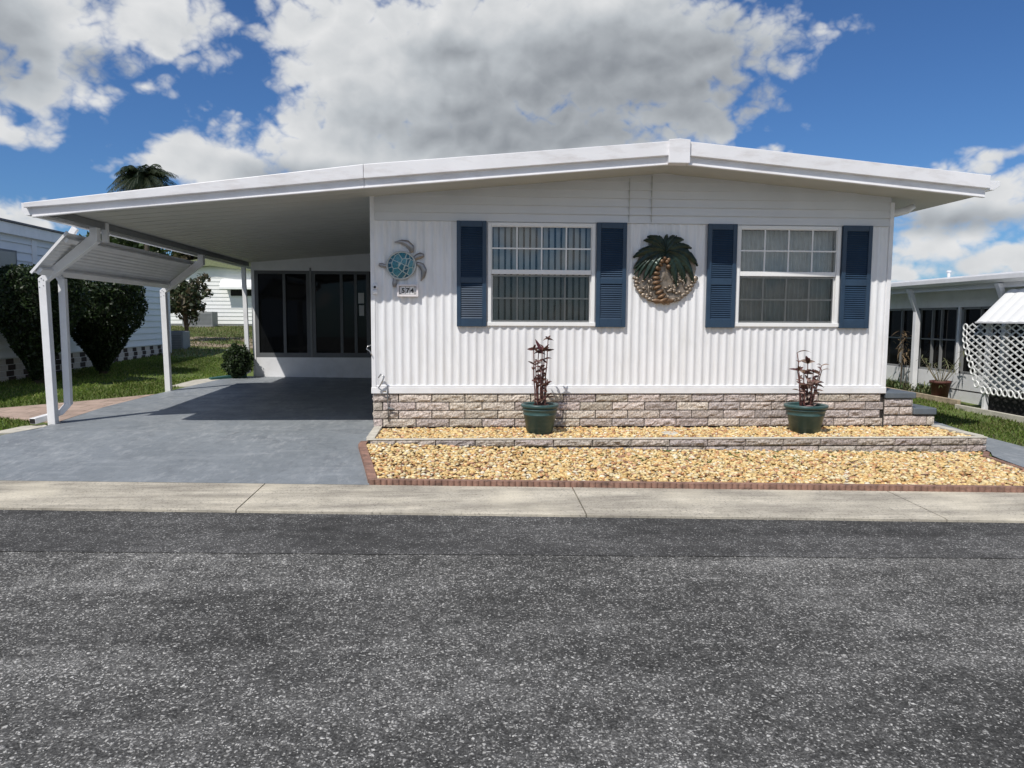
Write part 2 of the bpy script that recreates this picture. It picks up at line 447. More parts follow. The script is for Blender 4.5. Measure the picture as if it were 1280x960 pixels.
kb_m = MB()
joints = [(-19.0 + 2.87 * i) for i in range(15)]
joints = [-1.935 + 2.87 * i for i in range(-8, 10)]
for a, b in zip(joints, joints[1:]):
    a2, b2 = a + .006, b - .006; m_ = 24; vt = []
    for i in range(m_ + 1):
        x = a2 + (b2 - a2) * i / m_
        e = .010 * mnoise.noise((x * 4, 1, 0)) + .006 * mnoise.noise((x * 17, 1, 0))
        vt += [(x, kb(x) + e, -.02), (x, kb(x) + e, .018), (x, kb(x) + .03 + e, .024), (x, kt(x), .050), (x, kt(x), -.02)]
    f = [(5 * i + k, 5 * i + 5 + k, 5 * i + 6 + k, 5 * i + 1 + k) for i in range(m_) for k in range(4)]
    f += [(0, 1, 2, 3, 4), tuple(5 * m_ + k for k in (4, 3, 2, 1, 0))]
    kb_m.add(vt, f)
struct(kb_m.build('kerb', M['concrete'], origin=(0, 0, 0)))

def drive_l(y): return interp(y, [(-2.3, -8.6), (-1.6, -6.9), (-1.0, -5.95), (-.6, -5.55), (-.14, -5.31), (1.9, -5.50), (3.6, -5.45), (5.4, -5.36), (7.2, -5.2)])
def drive_r(y): return interp(y, [(-2.5, -.93), (-1.95, -1.02), (-1.31, -1.16), (-.79, -1.22), (-.1, -1.2), (7.2, -1.2)])
dv = MB(); nu, nv = 40, 60; vv = []
for j in range(nv + 1):
    for i in range(nu + 1):
        u, t = i / nu, j / nv
        # front row lies on the gutter's back edge
        y = -2.2 + 9.35 * t; x = -3.0
        for _ in range(4):
            y2 = y + (kt(x) + .002 - y) * (1 - t) ** 8
            xl, xr = drive_l(y2), drive_r(y2); x = xl + (xr - xl) * u
        vv.append((x, y2, gz(x, y2) + .003))
dv.add(vv, [(j * (nu + 1) + i, j * (nu + 1) + i + 1, (j + 1) * (nu + 1) + i + 1, (j + 1) * (nu + 1) + i) for j in range(nv) for i in range(nu)])
struct(dv.build('driveway', M['drive'], origin=(0, 0, 0)))

def flat_patch(name, poly, material, dz, thick=.03):
    mb = MB(); top = [(x, y, gz(x, y) + dz) for x, y in poly]; bot = [(x, y, gz(x, y) + dz - thick) for x, y in poly]; k = len(poly)
    mb.add(top + bot, [tuple(range(k))] + [(i, k + i, k + (i + 1) % k, (i + 1) % k) for i in range(k)])
    return mb.build(name, material, origin=(0, 0, 0), fix=True)
struct(flat_patch('walkway', [(-12, .75), (-6.3, .80), (-5.62, .55), (-5.40, .45), (-5.52, 1.9), (-5.49, 3.7), (-6.1, 2.65), (-6.8, 1.6), (-12, 1.45)], M['paver'], -.004))
struct(flat_patch('bare_soil', [(-11.5, 17.2), (-9.6, 16.0), (-7.0, 15.6), (-5.2, 16.4), (-5.4, 18.6), (-7.6, 20.2), (-10.8, 20.4), (-12.4, 19.2)], mat('bare_soil', (.30, .23, .16), .95, var=.3, vscale=2, bscale=20, bstr=.5, bdist=.02, stain=((.12, .12, .05), 1.5, (1, 1, 1), .8)), .012))
struct(flat_patch('concrete_apron', [(-5.75, -.45), (-5.45, -.35), (-5.33, .15), (-5.45, .28), (-5.62, .12)], M['cap'], -.003))
struct(flat_patch('concrete_pad', [(-5.75, 5.0), (-5.38, 5.0), (-5.26, 6.6), (-5.45, 6.9), (-5.75, 6.2)], M['cap'], -.003))
pth = MB(); vv = []
for j in range(25):
    t = j / 24; y = kt(6) + .01 + (1.35 - kt(6)) * t
    xl = interp(y, [(-3.1, 5.57), (-2.04, 5.84), (-1.27, 6.0), (-.95, 6.22), (1.4, 6.22)]); xr = interp(y, [(-3.1, 7.3), (-1.5, 6.95), (-.74, 6.83), (.5, 6.92), (1.4, 7.05)])
    for i in range(7):
        x = xl + (xr - xl) * i / 6; y2 = y + (kt(x) + .002 - y) * (1 - t) ** 8
        vv.append((x, y2, gz(x, y2) + .003))
pth.add(vv, [(j * 7 + i, j * 7 + i + 1, (j + 1) * 7 + i + 1, (j + 1) * 7 + i) for j in range(24) for i in range(6)])
struct(pth.build('path', M['drive'], origin=(0, 0, 0)))

# ------------------------------------------------------------------ gravel beds
def bed_z(x, y):
    wallz = interp(x, [(-1.2, .165), (1.0, .095), (6.2, .018)])
    t = (y - kt(x)) / (-.95 - kt(x)); return lerp(.055, wallz, t)
def bed_l(y): return interp(y, [(-2.46, -.90), (-1.31, -1.13), (-.95, -1.22)])
def bed_r(y): return interp(y, [(-3.1, 5.55), (-2.04, 5.80), (-1.27, 5.95), (-.95, 6.15)])
lb = MB(); vv = []
for j in range(13):
    for i in range(41):
        t = j / 12; x = -.95 + 6.9 * i / 40
        y = kt(x) + .05 + (-.96 - kt(x) - .05) * t
        xl, xr = bed_l(y), bed_r(y); x = xl + (xr - xl) * i / 40
        vv.append((x, y, bed_z(x, y) - .012))
lb.add(vv, [(j * 41 + i, j * 41 + i + 1, (j + 1) * 41 + i + 1, (j + 1) * 41 + i) for j in range(12) for i in range(40)])
struct(lb.build('gravel_bed_soil', M['bedsoil'], origin=(0, 0, 0)))
ub = MB(); ub.add([(-1.12, -.88, .198), (6.08, -.88, .188), (6.08, -.02, .205), (-1.12, -.02, .212)], [(0, 1, 2, 3)])
struct(ub.build('raised_bed_soil', M['bedsoil'], origin=(0, 0, 0)))

t_ = (1 + 5 ** .5) / 2
ICO_V = np.array([(-1, t_, 0), (1, t_, 0), (-1, -t_, 0), (1, -t_, 0), (0, -1, t_), (0, 1, t_), (0, -1, -t_), (0, 1, -t_), (t_, 0, -1), (t_, 0, 1), (-t_, 0, -1), (-t_, 0, 1)]) / 1.9
ICO_F = np.array([(0, 11, 5), (0, 5, 1), (0, 1, 7), (0, 7, 10), (0, 10, 11), (1, 5, 9), (5, 11, 4), (11, 10, 2), (10, 7, 6), (7, 1, 8), (3, 9, 4), (3, 4, 2), (3, 2, 6), (3, 6, 8), (3, 8, 9), (4, 9, 5), (2, 4, 11), (6, 2, 10), (8, 6, 7), (9, 8, 1)])
PEB = np.array([(.72, .52, .23), (.78, .61, .31), (.68, .42, .16), (.80, .68, .42), (.54, .28, .13), (.74, .54, .24), (.36, .19, .11), (.82, .75, .58), (.64, .37, .22), (.20, .12, .08)])
PW = np.array([.2, .18, .14, .12, .08, .14, .04, .05, .03, .02])
def pebbles(name, pts, smin, smax):
    n = len(pts); P = np.array(pts)
    s = nrng.uniform(smin, smax, n)[:, None] * np.stack([nrng.uniform(.8, 1.5, n), nrng.uniform(.7, 1.1, n), nrng.uniform(.35, .7, n)], 1)
    q = ICO_V[None] * (1 + nrng.uniform(-.28, .22, (n, 12, 1))) * s[:, None, :]
    a = nrng.uniform(0, 2 * np.pi, n); b = nrng.normal(0, .35, n)
    x, y, z = q[..., 0], q[..., 1], q[..., 2]
    y, z = y * np.cos(b)[:, None] - z * np.sin(b)[:, None], y * np.sin(b)[:, None] + z * np.cos(b)[:, None]
    x, y = x * np.cos(a)[:, None] - y * np.sin(a)[:, None], x * np.sin(a)[:, None] + y * np.cos(a)[:, None]
    V = np.stack([x, y, z], 2) + P[:, None, :]
    F = (ICO_F[None] + 12 * np.arange(n)[:, None, None]).reshape(-1, 3)
    c = PEB[nrng.choice(len(PEB), n, p=PW / PW.sum())] * nrng.uniform(.75, 1.12, (n, 1))
    return struct(arrays_mesh(name, V.reshape(-1, 3), F, np.repeat(c, 20, 0), M['pebble']), 'stuff')
pts = []
while len(pts) < 14500:
    x = rng.uniform(-1.25, 6.2); y = rng.uniform(-3.1, -.95)
    if y < kt(x) + .075 or x < bed_l(y) + .02 or x > bed_r(y) - .02: continue
    pts.append((x, y, bed_z(x, y) + rng.uniform(-.004, .020)))
pebbles('lower_gravel', pts, .011, .031)
pts = []
while len(pts) < 7500:
    x = rng.uniform(-1.10, 6.06); y = rng.uniform(-.865, -.03)
    pts.append((x, y, .204 + rng.uniform(-.004, .016)))
pebbles('upper_gravel', pts, .013, .029)

# ------------------------------------------------------------------ split-face blocks
STONES = [(.67, .58, .52), (.70, .61, .53), (.64, .55, .50), (.70, .62, .52), (.60, .52, .48), (.67, .57, .53), (.58, .51, .48), (.72, .64, .55)]
def block_face(mb, x0, x1, y, z0, z1, depth=.05, col=None, seed=0, axis='x', amp=.014):
    """one split stone with a rough front; axis x: face looks along -Y, axis y: face looks along +-X"""
    col = col or jit(rng.choice(STONES), rng, .80, 1.15)
    nu = max(2, int((x1 - x0) / .028)); nv = 4; s = rng.uniform(0, 100)
    v = []
    for j in range(nv + 1):
        for i in range(nu + 1):
            u, t = i / nu, j / nv; x = x0 + (x1 - x0) * u; z = z0 + (z1 - z0) * t
            edge = i in (0, nu) or j in (0, nv)
            d = 0 if edge else amp * (.55 + 1.3 * mnoise.noise((x * 11 + s, z * 20, s)) + .7 * mnoise.noise((x * 27 + s, z * 40, s)))
            v.append((x, y - d, z) if axis == 'x' else (y + (d if depth > 0 else -d), x, z))
    k = (nu + 1); o = len(v)
    ring = [i for i in range(k)] + [j * k + nu for j in range(1, nv + 1)] + [nv * k + i for i in range(nu - 1, -1, -1)] + [j * k for j in range(nv - 1, 0, -1)]
    for i in ring:
        p = v[i]; v.append((p[0], p[1] + depth, p[2]) if axis == 'x' else (p[0] - depth, p[1], p[2]))
    f = [(j * k + i, j * k + i + 1, (j + 1) * k + i + 1, (j + 1) * k + i) for j in range(nv) for i in range(nu)]
    m = len(ring); f += [(ring[(q + 1) % m], ring[q], o + q, o + (q + 1) % m) for q in range(m)]
    mb.add(v, f, col)
def courses(mb, x0, x1, y, z0, h, nc, bl, gap=.012, depth=.05, axis='x', offs=(0, .5), amp=.014):
    for c in range(nc):
        za = z0 + c * h + gap / 2; zb = z0 + (c + 1) * h - gap / 2
        x = x0 - bl * offs[c % 2]
        while x < x1 - .01:
            a, b = max(x, x0), min(x + bl, x1)
            if b - a > .05: block_face(mb, a + gap / 2, b - gap / 2, y, za, zb, depth, axis=axis, amp=amp)
            x += bl

# ------------------------------------------------------------------ the house
home = thing('mobile_home', (2.09, 0, .2), 'white mobile home with navy shutters, corrugated siding and stone skirting behind the gravel bed', 'mobile home')
HX0, HX1 = -1.25, 5.43; HB = 15.0
PER = .104
def corr(x):   # rolled rib profile, metres in front of the wall plane
    p = (x / PER) % 1.0
    return .0150 * (.5 - .5 * math.cos(2 * math.pi * p)) ** 1.7
sid = MB()
def corr_panel(x0, x1, z0, z1):
    n = max(2, int((x1 - x0) / (PER / 14)))
    X = [x0 + (x1 - x0) * i / n for i in range(n + 1)]
    v = [(x, -.004 - corr(x), z) for z in (z0, z1) for x in X]
    sid.add(v, [(i, i + 1, n + 2 + i, n + 1 + i) for i in range(n)])
W1 = (.205, 1.565, 1.52, 2.805); W2 = (3.385, 4.745, 1.525, 2.805)
ZT, ZB = 2.815, .748
xcuts = [(HX0 + .045, W1[0] + .02), (W1[1] - .02, W2[0] + .02), (W2[1] - .02, HX1 - .045)]
for a, b in xcuts: corr_panel(a, b, ZB - .01, ZT)
for w in (W1, W2): corr_panel(w[0] + .02, w[1] - .02, ZB - .01, w[2] + .02)
sid.build('siding', M['siding'], home, smooth=True)
# the body of the house behind the siding
body = MB()
body.box(HX0 + .003, HX0 + .09, .03, HB, .62, 3.2); body.box(HX1 - .09, HX1 - .003, .03, HB, .62, 3.2)
body.box(HX0 + .003, HX1 - .003, HB, HB + .08, .3, 3.2)
body.box(HX0 + .10, HX1 - .10, .05, HB - .02, .55, .62)
body.build('side_wall', M['lap'], home)
tr = MB()
tr.box(HX0 - .004, HX0 + .05, -.028, .03, .655, 3.12); tr.build('corner_trim', M['white'], home, bevel=.004)
tr = MB(); tr.box(HX1 - .05, HX1 + .004, -.028, .03, .655, 3.12)
tr.build('corner_trim', M['white'], home, bevel=.004)
tr = MB()
tr.box(HX0 - .010, HX1 + .010, -.034, .03, .655, .735); tr.box(HX0 + .052, HX1 - .052, -.024, .03, .737, .760)
tr.build('base_trim', M['white'], home, bevel=.006)
# roof lines
TOP = [(-4.935, 2.853), (-1.22, 3.34), (2.41, 3.680), (6.225, 3.350)]
BOT = [(-4.87, 2.702), (-4.18, 2.782), (-1.25, 3.078), (2.41, 3.420), (6.195, 3.097)]
CAPB = [(-4.935, 2.799), (-4.18, 2.869), (-1.22, 3.182), (2.41, 3.517), (6.225, 3.195)]
def top(x): return interp(x, TOP)
def bot(x): return interp(x, BOT)
def capb(x): return interp(x, CAPB)
def yf(x): return -.72 + .012 * (x + 1.25)
# gable lap siding
lap = MB(); z = ZT; H = .102
def xrange_for(zz):
    xs_ = [x for x in np.linspace(HX0, HX1, 400) if bot(x) + .03 > zz]
    return (xs_[0], xs_[-1]) if xs_ else None
while z < 3.5:
    r_ = xrange_for(z)
    if not r_: break
    a, b = max(r_[0], HX0 + .05), min(r_[1], HX1 - .05)
    lap.add([(a, -.034, z), (b, -.034, z), (b, -.006, z + H + .004), (a, -.006, z + H + .004), (a, .0, z + .004), (b, .0, z + .004)], [(0, 1, 2, 3), (4, 5, 1, 0)])
    z += H
lap.build('gable_siding', M['lap'], home)
for x, z1 in ((1.985, 3.37), (2.27, 3.40)):
    sm = MB(); sm.box(x - .003, x + .003, -.036, -.006, ZT + .01, z1); sm.build('siding_seam', M['soffit'], home)
fl = MB(); fl.box(HX0 + .05, HX1 - .05, -.022, .02, ZT - .006, ZT - .001)
fl.build('siding_flashing', M['lap'], home)
# skirting
sk = MB(); courses(sk, HX0 + .01, HX1 - .01, -.014, .225, .1065, 4, .42, offs=(.72, .24))
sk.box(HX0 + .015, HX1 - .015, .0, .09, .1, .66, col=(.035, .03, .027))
for c in range(4):
    courses(sk, 0.06, 6.0, HX0 + .0, .225 + c * .1065, .1065, 1, .42, offs=((c % 2) * .5, .5), depth=-.05, axis='y')
skirting = sk.build('skirting', M['stone'], home)

def make_window(w, kind):
    x0, x1, z0, z1 = w; fr = .045; yo, yi = -.030, .06
    m = MB()
    m.box(x0, x0 + fr, yo, yi, z0, z1); m.box(x1 - fr, x1, yo, yi, z0, z1)
    m.box(x0 + fr, x1 - fr, yo, yi, z1 - fr, z1); m.box(x0 - .012, x1 + .012, yo - .006, yi, z0 - .004, z0 + fr)
    win = m.build('window', M['vinyl'], home, bevel=.004)
    zm = z0 + (z1 - z0) * .505
    a, b, c, d = x0 + fr, x1 - fr, z0 + fr, z1 - fr
    def sash(za, zb, y, st, rail_t, rail_b, name):
        s = MB()
        s.box(a + .002, a + st, y, y + .03, za, zb); s.box(b - st, b - .002, y, y + .03, za, zb)
        s.box(a + st, b - st, y, y + .03, zb - rail_t, zb); s.box(a + st, b - st, y, y + .03, za, za + rail_b)
        return s.build(name, M['vinyl'], win, bevel=.003)
    def muntin(za, zb, y, inset):
        s = MB(); wv = (b - a - 2 * inset)
        for k in (1, 2, 3): s.box(a + inset + wv * k / 4 - .009, a + inset + wv * k / 4 + .009, y, y + .012, za, zb)
        zc = (za + zb) / 2; s.box(a + inset, b - inset, y - .002, y + .010, zc - .009, zc + .009)
        return s
    sash(zm - .004, d, -.022, .012, .008, .058, 'upper_sash')
    sash(c, zm - .012, .010, .026, .02, .026, 'lower_sash')
    muntin(zm + .054, d - .008, -.014, .012).build('muntin_grid', M['vinyl'], win)
    muntin(c + .026, zm - .03, .016, .026).build('muntin_grid', M['vinyl'], win)
    s = MB(); s.box(a + .01, b - .01, -.004, .000, zm + .04, d - .004); s.build('pane', M['glass'], win)
    s = MB(); s.box(a + .02, b - .02, .030, .034, c + .02, zm - .02); s.build('pane', M['glass'], win)
    s = MB(); s.box(a + .018, b - .018, .002, .004, c + .004, zm - .014); s.build('insect_screen', M['screen'], win)
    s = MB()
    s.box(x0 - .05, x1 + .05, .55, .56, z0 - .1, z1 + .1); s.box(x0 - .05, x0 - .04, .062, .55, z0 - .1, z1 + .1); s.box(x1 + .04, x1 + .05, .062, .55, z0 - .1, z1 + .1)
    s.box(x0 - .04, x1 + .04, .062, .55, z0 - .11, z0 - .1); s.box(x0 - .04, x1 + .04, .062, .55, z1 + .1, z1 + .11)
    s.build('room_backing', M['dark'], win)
    if kind == 'blind':
        s = MB(); x = a - .02; k = 0
        while x < b:
            g_ = rng.uniform(-.004, .004); ang = R(24) + rng.uniform(-.05, .05); hw = .031
            dx, dy = hw * math.cos(ang), hw * math.sin(ang)
            za = c + rng.uniform(0, .015)
            s.hexa([(x - dx + g_, .085 - dy, za), (x + dx + g_, .085 + dy, za), (x + dx + g_, .087 + dy, za), (x - dx + g_, .087 - dy, za),
                    (x - dx, .085 - dy, d), (x + dx, .085 + dy, d), (x + dx, .087 + dy, d), (x - dx, .087 - dy, d)])
            x += .0795
        s.build('vertical_blind', M['blind'], win)
    else:
        s = MB(); n = 260; X = [a - .02 + (b - a + .04) * i / n for i in range(n + 1)]
        rows = [c - .01, c + .25, zm, d]; v = []
        for j, z in enumerate(rows):
            for x in X:
                ph = x * 2 * math.pi / .062 + 1.6 * mnoise.noise((x * 2.2, z * .6, 4))
                v.append((x + .004 * math.sin(z * 9), .13 + (.016 + .010 * (j < 2)) * math.sin(ph) + .012 * mnoise.noise((x * 8, 0, 9)), z))
        s.add(v, [(j * (n + 1) + i, j * (n + 1) + i + 1, (j + 1) * (n + 1) + i + 1, (j + 1) * (n + 1) + i) for j in range(3) for i in range(n)])
        s.build('sheer_curtain', M['curtain'], win, smooth=True)
    return win
make_window(W1, 'blind')['label'] = 'window with vertical blinds'
make_window(W2, 'curtain')['label'] = 'window with sheer curtain'

def make_shutter(x0, x1, z0=1.506, z1=2.818):
    m = MB(); st = .052; yo, yi = -.060, -.018
    m.box(x0, x0 + st, yo, yi, z0, z1); m.box(x1 - st, x1, yo, yi, z0, z1)
    zmid = 2.085
    for a, b in ((z0, z0 + .105), (zmid - .035, zmid + .035), (z1 - .075, z1)): m.box(x0 + st, x1 - st, yo + .002, yi, a, b)
    sh = m.build('shutter', M['shutter'], home, bevel=.004)
    l = MB()
    for a, b in ((z0 + .105, zmid - .035), (zmid + .035, z1 - .075)):
        n = round((b - a) / .0268)
        for i in range(n):
            z = a + (b - a) * i / n; h = (b - a) / n
            l.add([(x0 + st - .001, yo + .006, z + .002), (x1 - st + .001, yo + .006, z + .002), (x1 - st + .001, yo + .007, z + h * .14), (x0 + st - .001, yo + .007, z + h * .14),
                   (x0 + st - .001, yo + .027, z + h * 1.30), (x1 - st + .001, yo + .027, z + h * 1.30), (x0 + st - .001, yi - .004, z), (x1 - st + .001, yi - .004, z)],
                  [(0, 1, 2, 3), (3, 2, 5, 4), (6, 7, 1, 0)])
    l.box(x0 + st, x1 - st, yi - .003, yi + .002, z0 + .02, z1 - .02)
    l.build('louvre_panel', M['shutter'], sh)
for a, b in ((-.182, .190), (1.578, 1.960), (3.000, 3.375), (4.757, 5.145)): make_shutter(a, b)

# roof
CB = 11.0
def slab(mb, x0, x1, y1, under):
    xs_ = sorted(set([x0, x1] + [p[0] for p in TOP + BOT if x0 < p[0] < x1]))
    poly = [(x, bot(x) + under) for x in xs_] + [(x, top(x) - .012) for x in reversed(xs_)]
    mb.extrude(poly, lambda p, t: (p[0], yf(p[0]) + .03 if t == 0 else y1, p[1]), 0, 1)
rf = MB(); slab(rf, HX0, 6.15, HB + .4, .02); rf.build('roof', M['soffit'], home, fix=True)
def fascia_strip(mb, x0, x1, lo, hi, y_off, thick):
    xs_ = sorted(set([x0, x1] + [p[0] for p in TOP + BOT + CAPB if x0 < p[0] < x1]))
    v = []
    for x in xs_: v += [(x, yf(x) + y_off, lo(x)), (x, yf(x) + y_off, hi(x)), (x, yf(x) + y_off + thick, hi(x)), (x, yf(x) + y_off + thick, lo(x))]
    f = [(4 * i + k, 4 * i + 4 + k, 4 * i + 4 + (k + 1) % 4, 4 * i + (k + 1) % 4) for i in range(len(xs_) - 1) for k in range(4)]
    f += [(0, 1, 2, 3), tuple(4 * (len(xs_) - 1) + k for k in (3, 2, 1, 0))]
    mb.add(v, f)
def make_fascia(x0, x1, xl0, xl1, root):
    m = MB(); fascia_strip(m, x0, x1, capb, top, -.045, .10)
    f = m.build('fascia_cap', M['fascia'], root, fix=True, bevel=.006)
    m = MB(); fascia_strip(m, xl0, xl1, lambda x: bot(x) + .012, lambda x: capb(x) + .01, 0, .03)
    fascia_strip(m, xl0, xl1, lambda x: bot(x) - .002, lambda x: bot(x) + .012, -.014, .05)
    m.build('fascia_board', M['fascia'], root, fix=True, bevel=.002)
make_fascia(-1.218, 2.29, -1.218, 2.30, home); make_fascia(2.53, 6.225, 2.52, 6.195, home)
rc = MB(); y0 = yf(2.41) - .075
rc.extrude([(2.285, 3.415), (2.535, 3.415), (2.535, 3.682), (2.41, 3.694), (2.285, 3.682)], lambda p, t: (p[0], t, p[1]), y0, HB + .4 if False else y0 + .16)
rc.build('ridge_cap', M['fascia'], home, fix=True, bevel=.006)
gt = MB(); gt.extrude([(6.16, 3.19), (6.33, 3.19), (6.40, 3.24), (6.40, 3.30), (6.16, 3.30)], lambda p, t: (p[0], t, p[1]), -.60, HB + .3)
gt.build('gutter', M['white'], home, fix=True, bevel=.004)
el = MB(); el.tube([(5.40, .10, 2.99), (5.50, .06, 3.0), (5.62, .02, 3.03), (5.70, .0, 3.085)], [.055, .06, .055, .04], 10, flat=.8)
el.build('soffit_elbow', M['white'], home, smooth=True)

# sunroom wall at the back of the carport
SY = 7.1
sw = MB()
sw.box(-4.80, -1.26, SY, SY + .12, .10, .735); sw.box(-4.80, -1.26, SY, SY + .12, 2.635, 3.05)
sw.box(-4.80, -4.735, SY - .01, SY + .12, .10, 2.86)
sw.box(-4.80, -4.74, SY + .12, 11, .2, 2.85)
sw.build('sunroom_wall', M['white'], home)
def sunroom_window(x0, x1, splits, z0=.735, z1=2.635):
    m = MB(); fr = .075
    m.box(x0, x1, SY + .005, SY + .07, z0, z0 + .10); m.box(x0, x1, SY + .005, SY + .07, z1 - .07, z1)
    for x in [x0, x1 - fr] + [s - .03 for s in splits]: m.box(x, x + (fr if x in (x0, x1 - fr) else .06), SY, SY + .066, z0 + .001, z1 - .001)
    w = m.build('window', M['darkframe'], home)
    s = MB(); s.box(x0 + .02, x1 - .02, SY + .03, SY + .036, z0 + .02, z1 - .02); s.build('pane', M['blackglass'], w)
    return w
sunroom_window(-4.735, -3.545, [-4.10]); w = sunroom_window(-3.50, -2.24, [-2.86, -2.55])
w['label'] = 'dark sunroom window with two paper notices'
nt_ = MB(); nt_.box(-2.49, -2.365, SY - .004, SY - .002, 1.93, 2.16); nt_.build('paper_notice', M['paper'], w)
nt_ = MB(); nt_.box(-2.475, -2.365, SY - .004, SY - .002, 1.66, 1.89); nt_.build('paper_notice', M['paper'], w)
ml = MB(); ml.box(-3.543, -3.502, SY - .012, SY + .05, .736, 2.70); ml.build('mullion', M['grey'], home)
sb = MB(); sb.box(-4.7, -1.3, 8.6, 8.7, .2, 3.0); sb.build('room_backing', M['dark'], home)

# ------------------------------------------------------------------ carport
cp = thing('carport', (-3.2, 3, .2), 'white carport roof with bent posts on the left of the mobile home', 'carport')
m = MB()
xs_ = [-4.87, -4.18, -1.252]
def cpoly(y, back):
    sh = lambda x: x - (.0255 * (y + .76) * (HX0 - x) / 3.62)
    return [(sh(x), y, bot(x) + .03 + .05 * (HX0 - x) / 3.62) for x in xs_] + [(sh(x), y, top(x) - .012) for x in (-1.252, -3.0, -4.87)]
A_, B_ = cpoly(-.70, 0), cpoly(CB, 1); n_ = len(A_)
m.add(A_ + B_, [tuple(range(n_))[::-1], tuple(range(n_, 2 * n_))] + [(i, (i + 1) % n_, n_ + (i + 1) % n_, n_ + i) for i in range(n_)])
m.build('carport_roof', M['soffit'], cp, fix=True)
m = MB()
for k in range(26):
    y = -.55 + .30 * k
    if y > 7.0: break
    for a, b in ((-4.62, -1.27),):
        m.hexa([(a, y, bot(a) + .077), (b, y, bot(b) + .0285), (b, y + .010, bot(b) + .0285), (a, y + .010, bot(a) + .077),
                (a, y, bot(a) + .09), (b, y, bot(b) + .05), (b, y + .010, bot(b) + .05), (a, y + .010, bot(a) + .09)])
m.build('ceiling_seam', M['soffit'], cp)
make_fascia(-4.935, -1.222, -4.87, -1.222, cp)
def bx(y): return -4.70 - .0225 * (y + .76)
m = MB(); m.hexa([(bx(-.68) - .03, -.68, 2.715), (bx(-.68) + .05, -.68, 2.715), (bx(7.05) + .05, 7.05, 2.715), (bx(7.05) - .03, 7.05, 2.715),
                  (bx(-.68) - .03, -.68, 2.80), (bx(-.68) + .05, -.68, 2.80), (bx(7.05) + .05, 7.05, 2.80), (bx(7.05) - .03, 7.05, 2.80)])
m.build('eave_beam', M['grey'], cp, bevel=.004)
def ex(y): return -4.93 - .0255 * (y + .76)
m = MB(); v = []
for y in (-.745, 11.0):
    for dx, z in ((.06, 2.725), (-.02, 2.725), (-.06, 2.77), (-.06, 2.86), (.06, 2.86)): v.append((ex(y) + dx, y, z))
m.add(v, [(0, 1, 2, 3, 4), (9, 8, 7, 6, 5)] + [(i, 5 + i, 5 + (i + 1) % 5, (i + 1) % 5) for i in range(5)])
m.build('gutter', M['white'], cp, fix=True)
PW_ = .095
def bent_post(bxp, y, bz, topx, zb=2.06, root=cp):
    m = MB(); h = PW_ / 2; zk = 2.57
    # profile in X-Z, swept along Y: upright, slanted brace, short upright under the beam
    path = [(bxp, bz), (bxp - .03, zb), (topx, zk), (topx, 2.72)]
    L_, R_ = [], []
    offs = [(-h, 0), (-h, .02), (-h, .05), (-h, 0)]
    offr = [(h, 0), (h, -.02), (h, -.03), (h, 0)]
    v = []
    for (px, pz), (a, az_), (b, bz_) in zip(path, offs, offr):
        v += [(px + a, y - h, pz + az_), (px + b, y - h, pz + bz_), (px + b, y + h, pz + bz_), (px + a, y + h, pz + az_)]
    f = [(4 * i + k, 4 * i + (k + 1) % 4, 4 * i + 4 + (k + 1) % 4, 4 * i + 4 + k) for i in range(3) for k in range(4)] + [(3, 2, 1, 0), (12, 13, 14, 15)]
    m.add(v, f)
    p = m.build('post', M['white'], root, fix=True, bevel=.006)
    for dx, dz in ((-.03, .0), (.02, .02), (-.03, -.07), (.02, -.05), (-.005, .04)):
        c = MB(); c.ball((bxp - .03 + dx, y - h - .002, zb - .02 + dz), (.008, .006, .008), 6, 4)
        c.build('bolt', M['chrome'], p)
    return p
P1 = (-5.345, .30); P2 = (-5.46, 4.18)
bent_post(P1[0], P1[1], .20, bx(.3)); bent_post(P2[0], P2[1], .24, bx(4.2))
# slanted side awning hung on the posts
def awn(y):  # lower outer and upper inner edge of the sheet in X-Z at depth y
    k = -.0296 * (y - .3)
    return (-5.335 + k, 2.135), (-4.905 + k, 2.615)
m = MB(); n = 46; YA, YB = -.03, 4.48; v = []
NW = 24
for j in range(2):
    y = (YA, YB)[j]
    (xa, za), (xb, zb_) = awn(y)
    for i in range(NW * 2 + 1):
        t = i / (NW * 2); o = .005 if i % 4 in (0, 1) else -.001
        v.append((xa + (xb - xa) * t - o * .74, y, za + (zb_ - za) * t + o * .67))
k = NW * 2 + 1
v += [(x + .004, y, z - .004) for x, y, z in v]
f = [(i, i + 1, k + i + 1, k + i) for i in range(k - 1)] + [(2 * k + i + 1, 2 * k + i, 3 * k + i, 3 * k + i + 1) for i in range(k - 1)]
f += [(0, k, 3 * k, 2 * k), (k - 1, 3 * k - 1, 4 * k - 1, 2 * k - 1)]
f += [(i, 2 * k + i, 2 * k + i + 1, i + 1) for i in range(k - 1)] + [(k + i, k + i + 1, 3 * k + i + 1, 3 * k + i) for i in range(k - 1)]
m.add(v, f)
aw = m.build('side_awning', M['white'], cp, fix=True)
for t, w_ in ((.10, .085), (.88, .06)):
    pts_ = []; m = MB()
    for y in (YA + .02, YB - .02):
        (xa, za), (xb, zb_) = awn(y); pts_.append((xa + (xb - xa) * t + .028, y, za + (zb_ - za) * t - .026))
    m.bar(pts_[0], pts_[1], w_, .045, up=(-.74, 0, .67))
    m.build('awning_rail', M['white'], aw, bevel=.003)
for y in (YA + .0, YB):
    m = MB(); (xa, za), (xb, zb_) = awn(y); m.bar((xa - .012, y, za - .005), (xb + .01, y, zb_ + .012), .02, .03, up=(-.74, 0, .67))
    m.build('awning_edge', M['white'], aw)
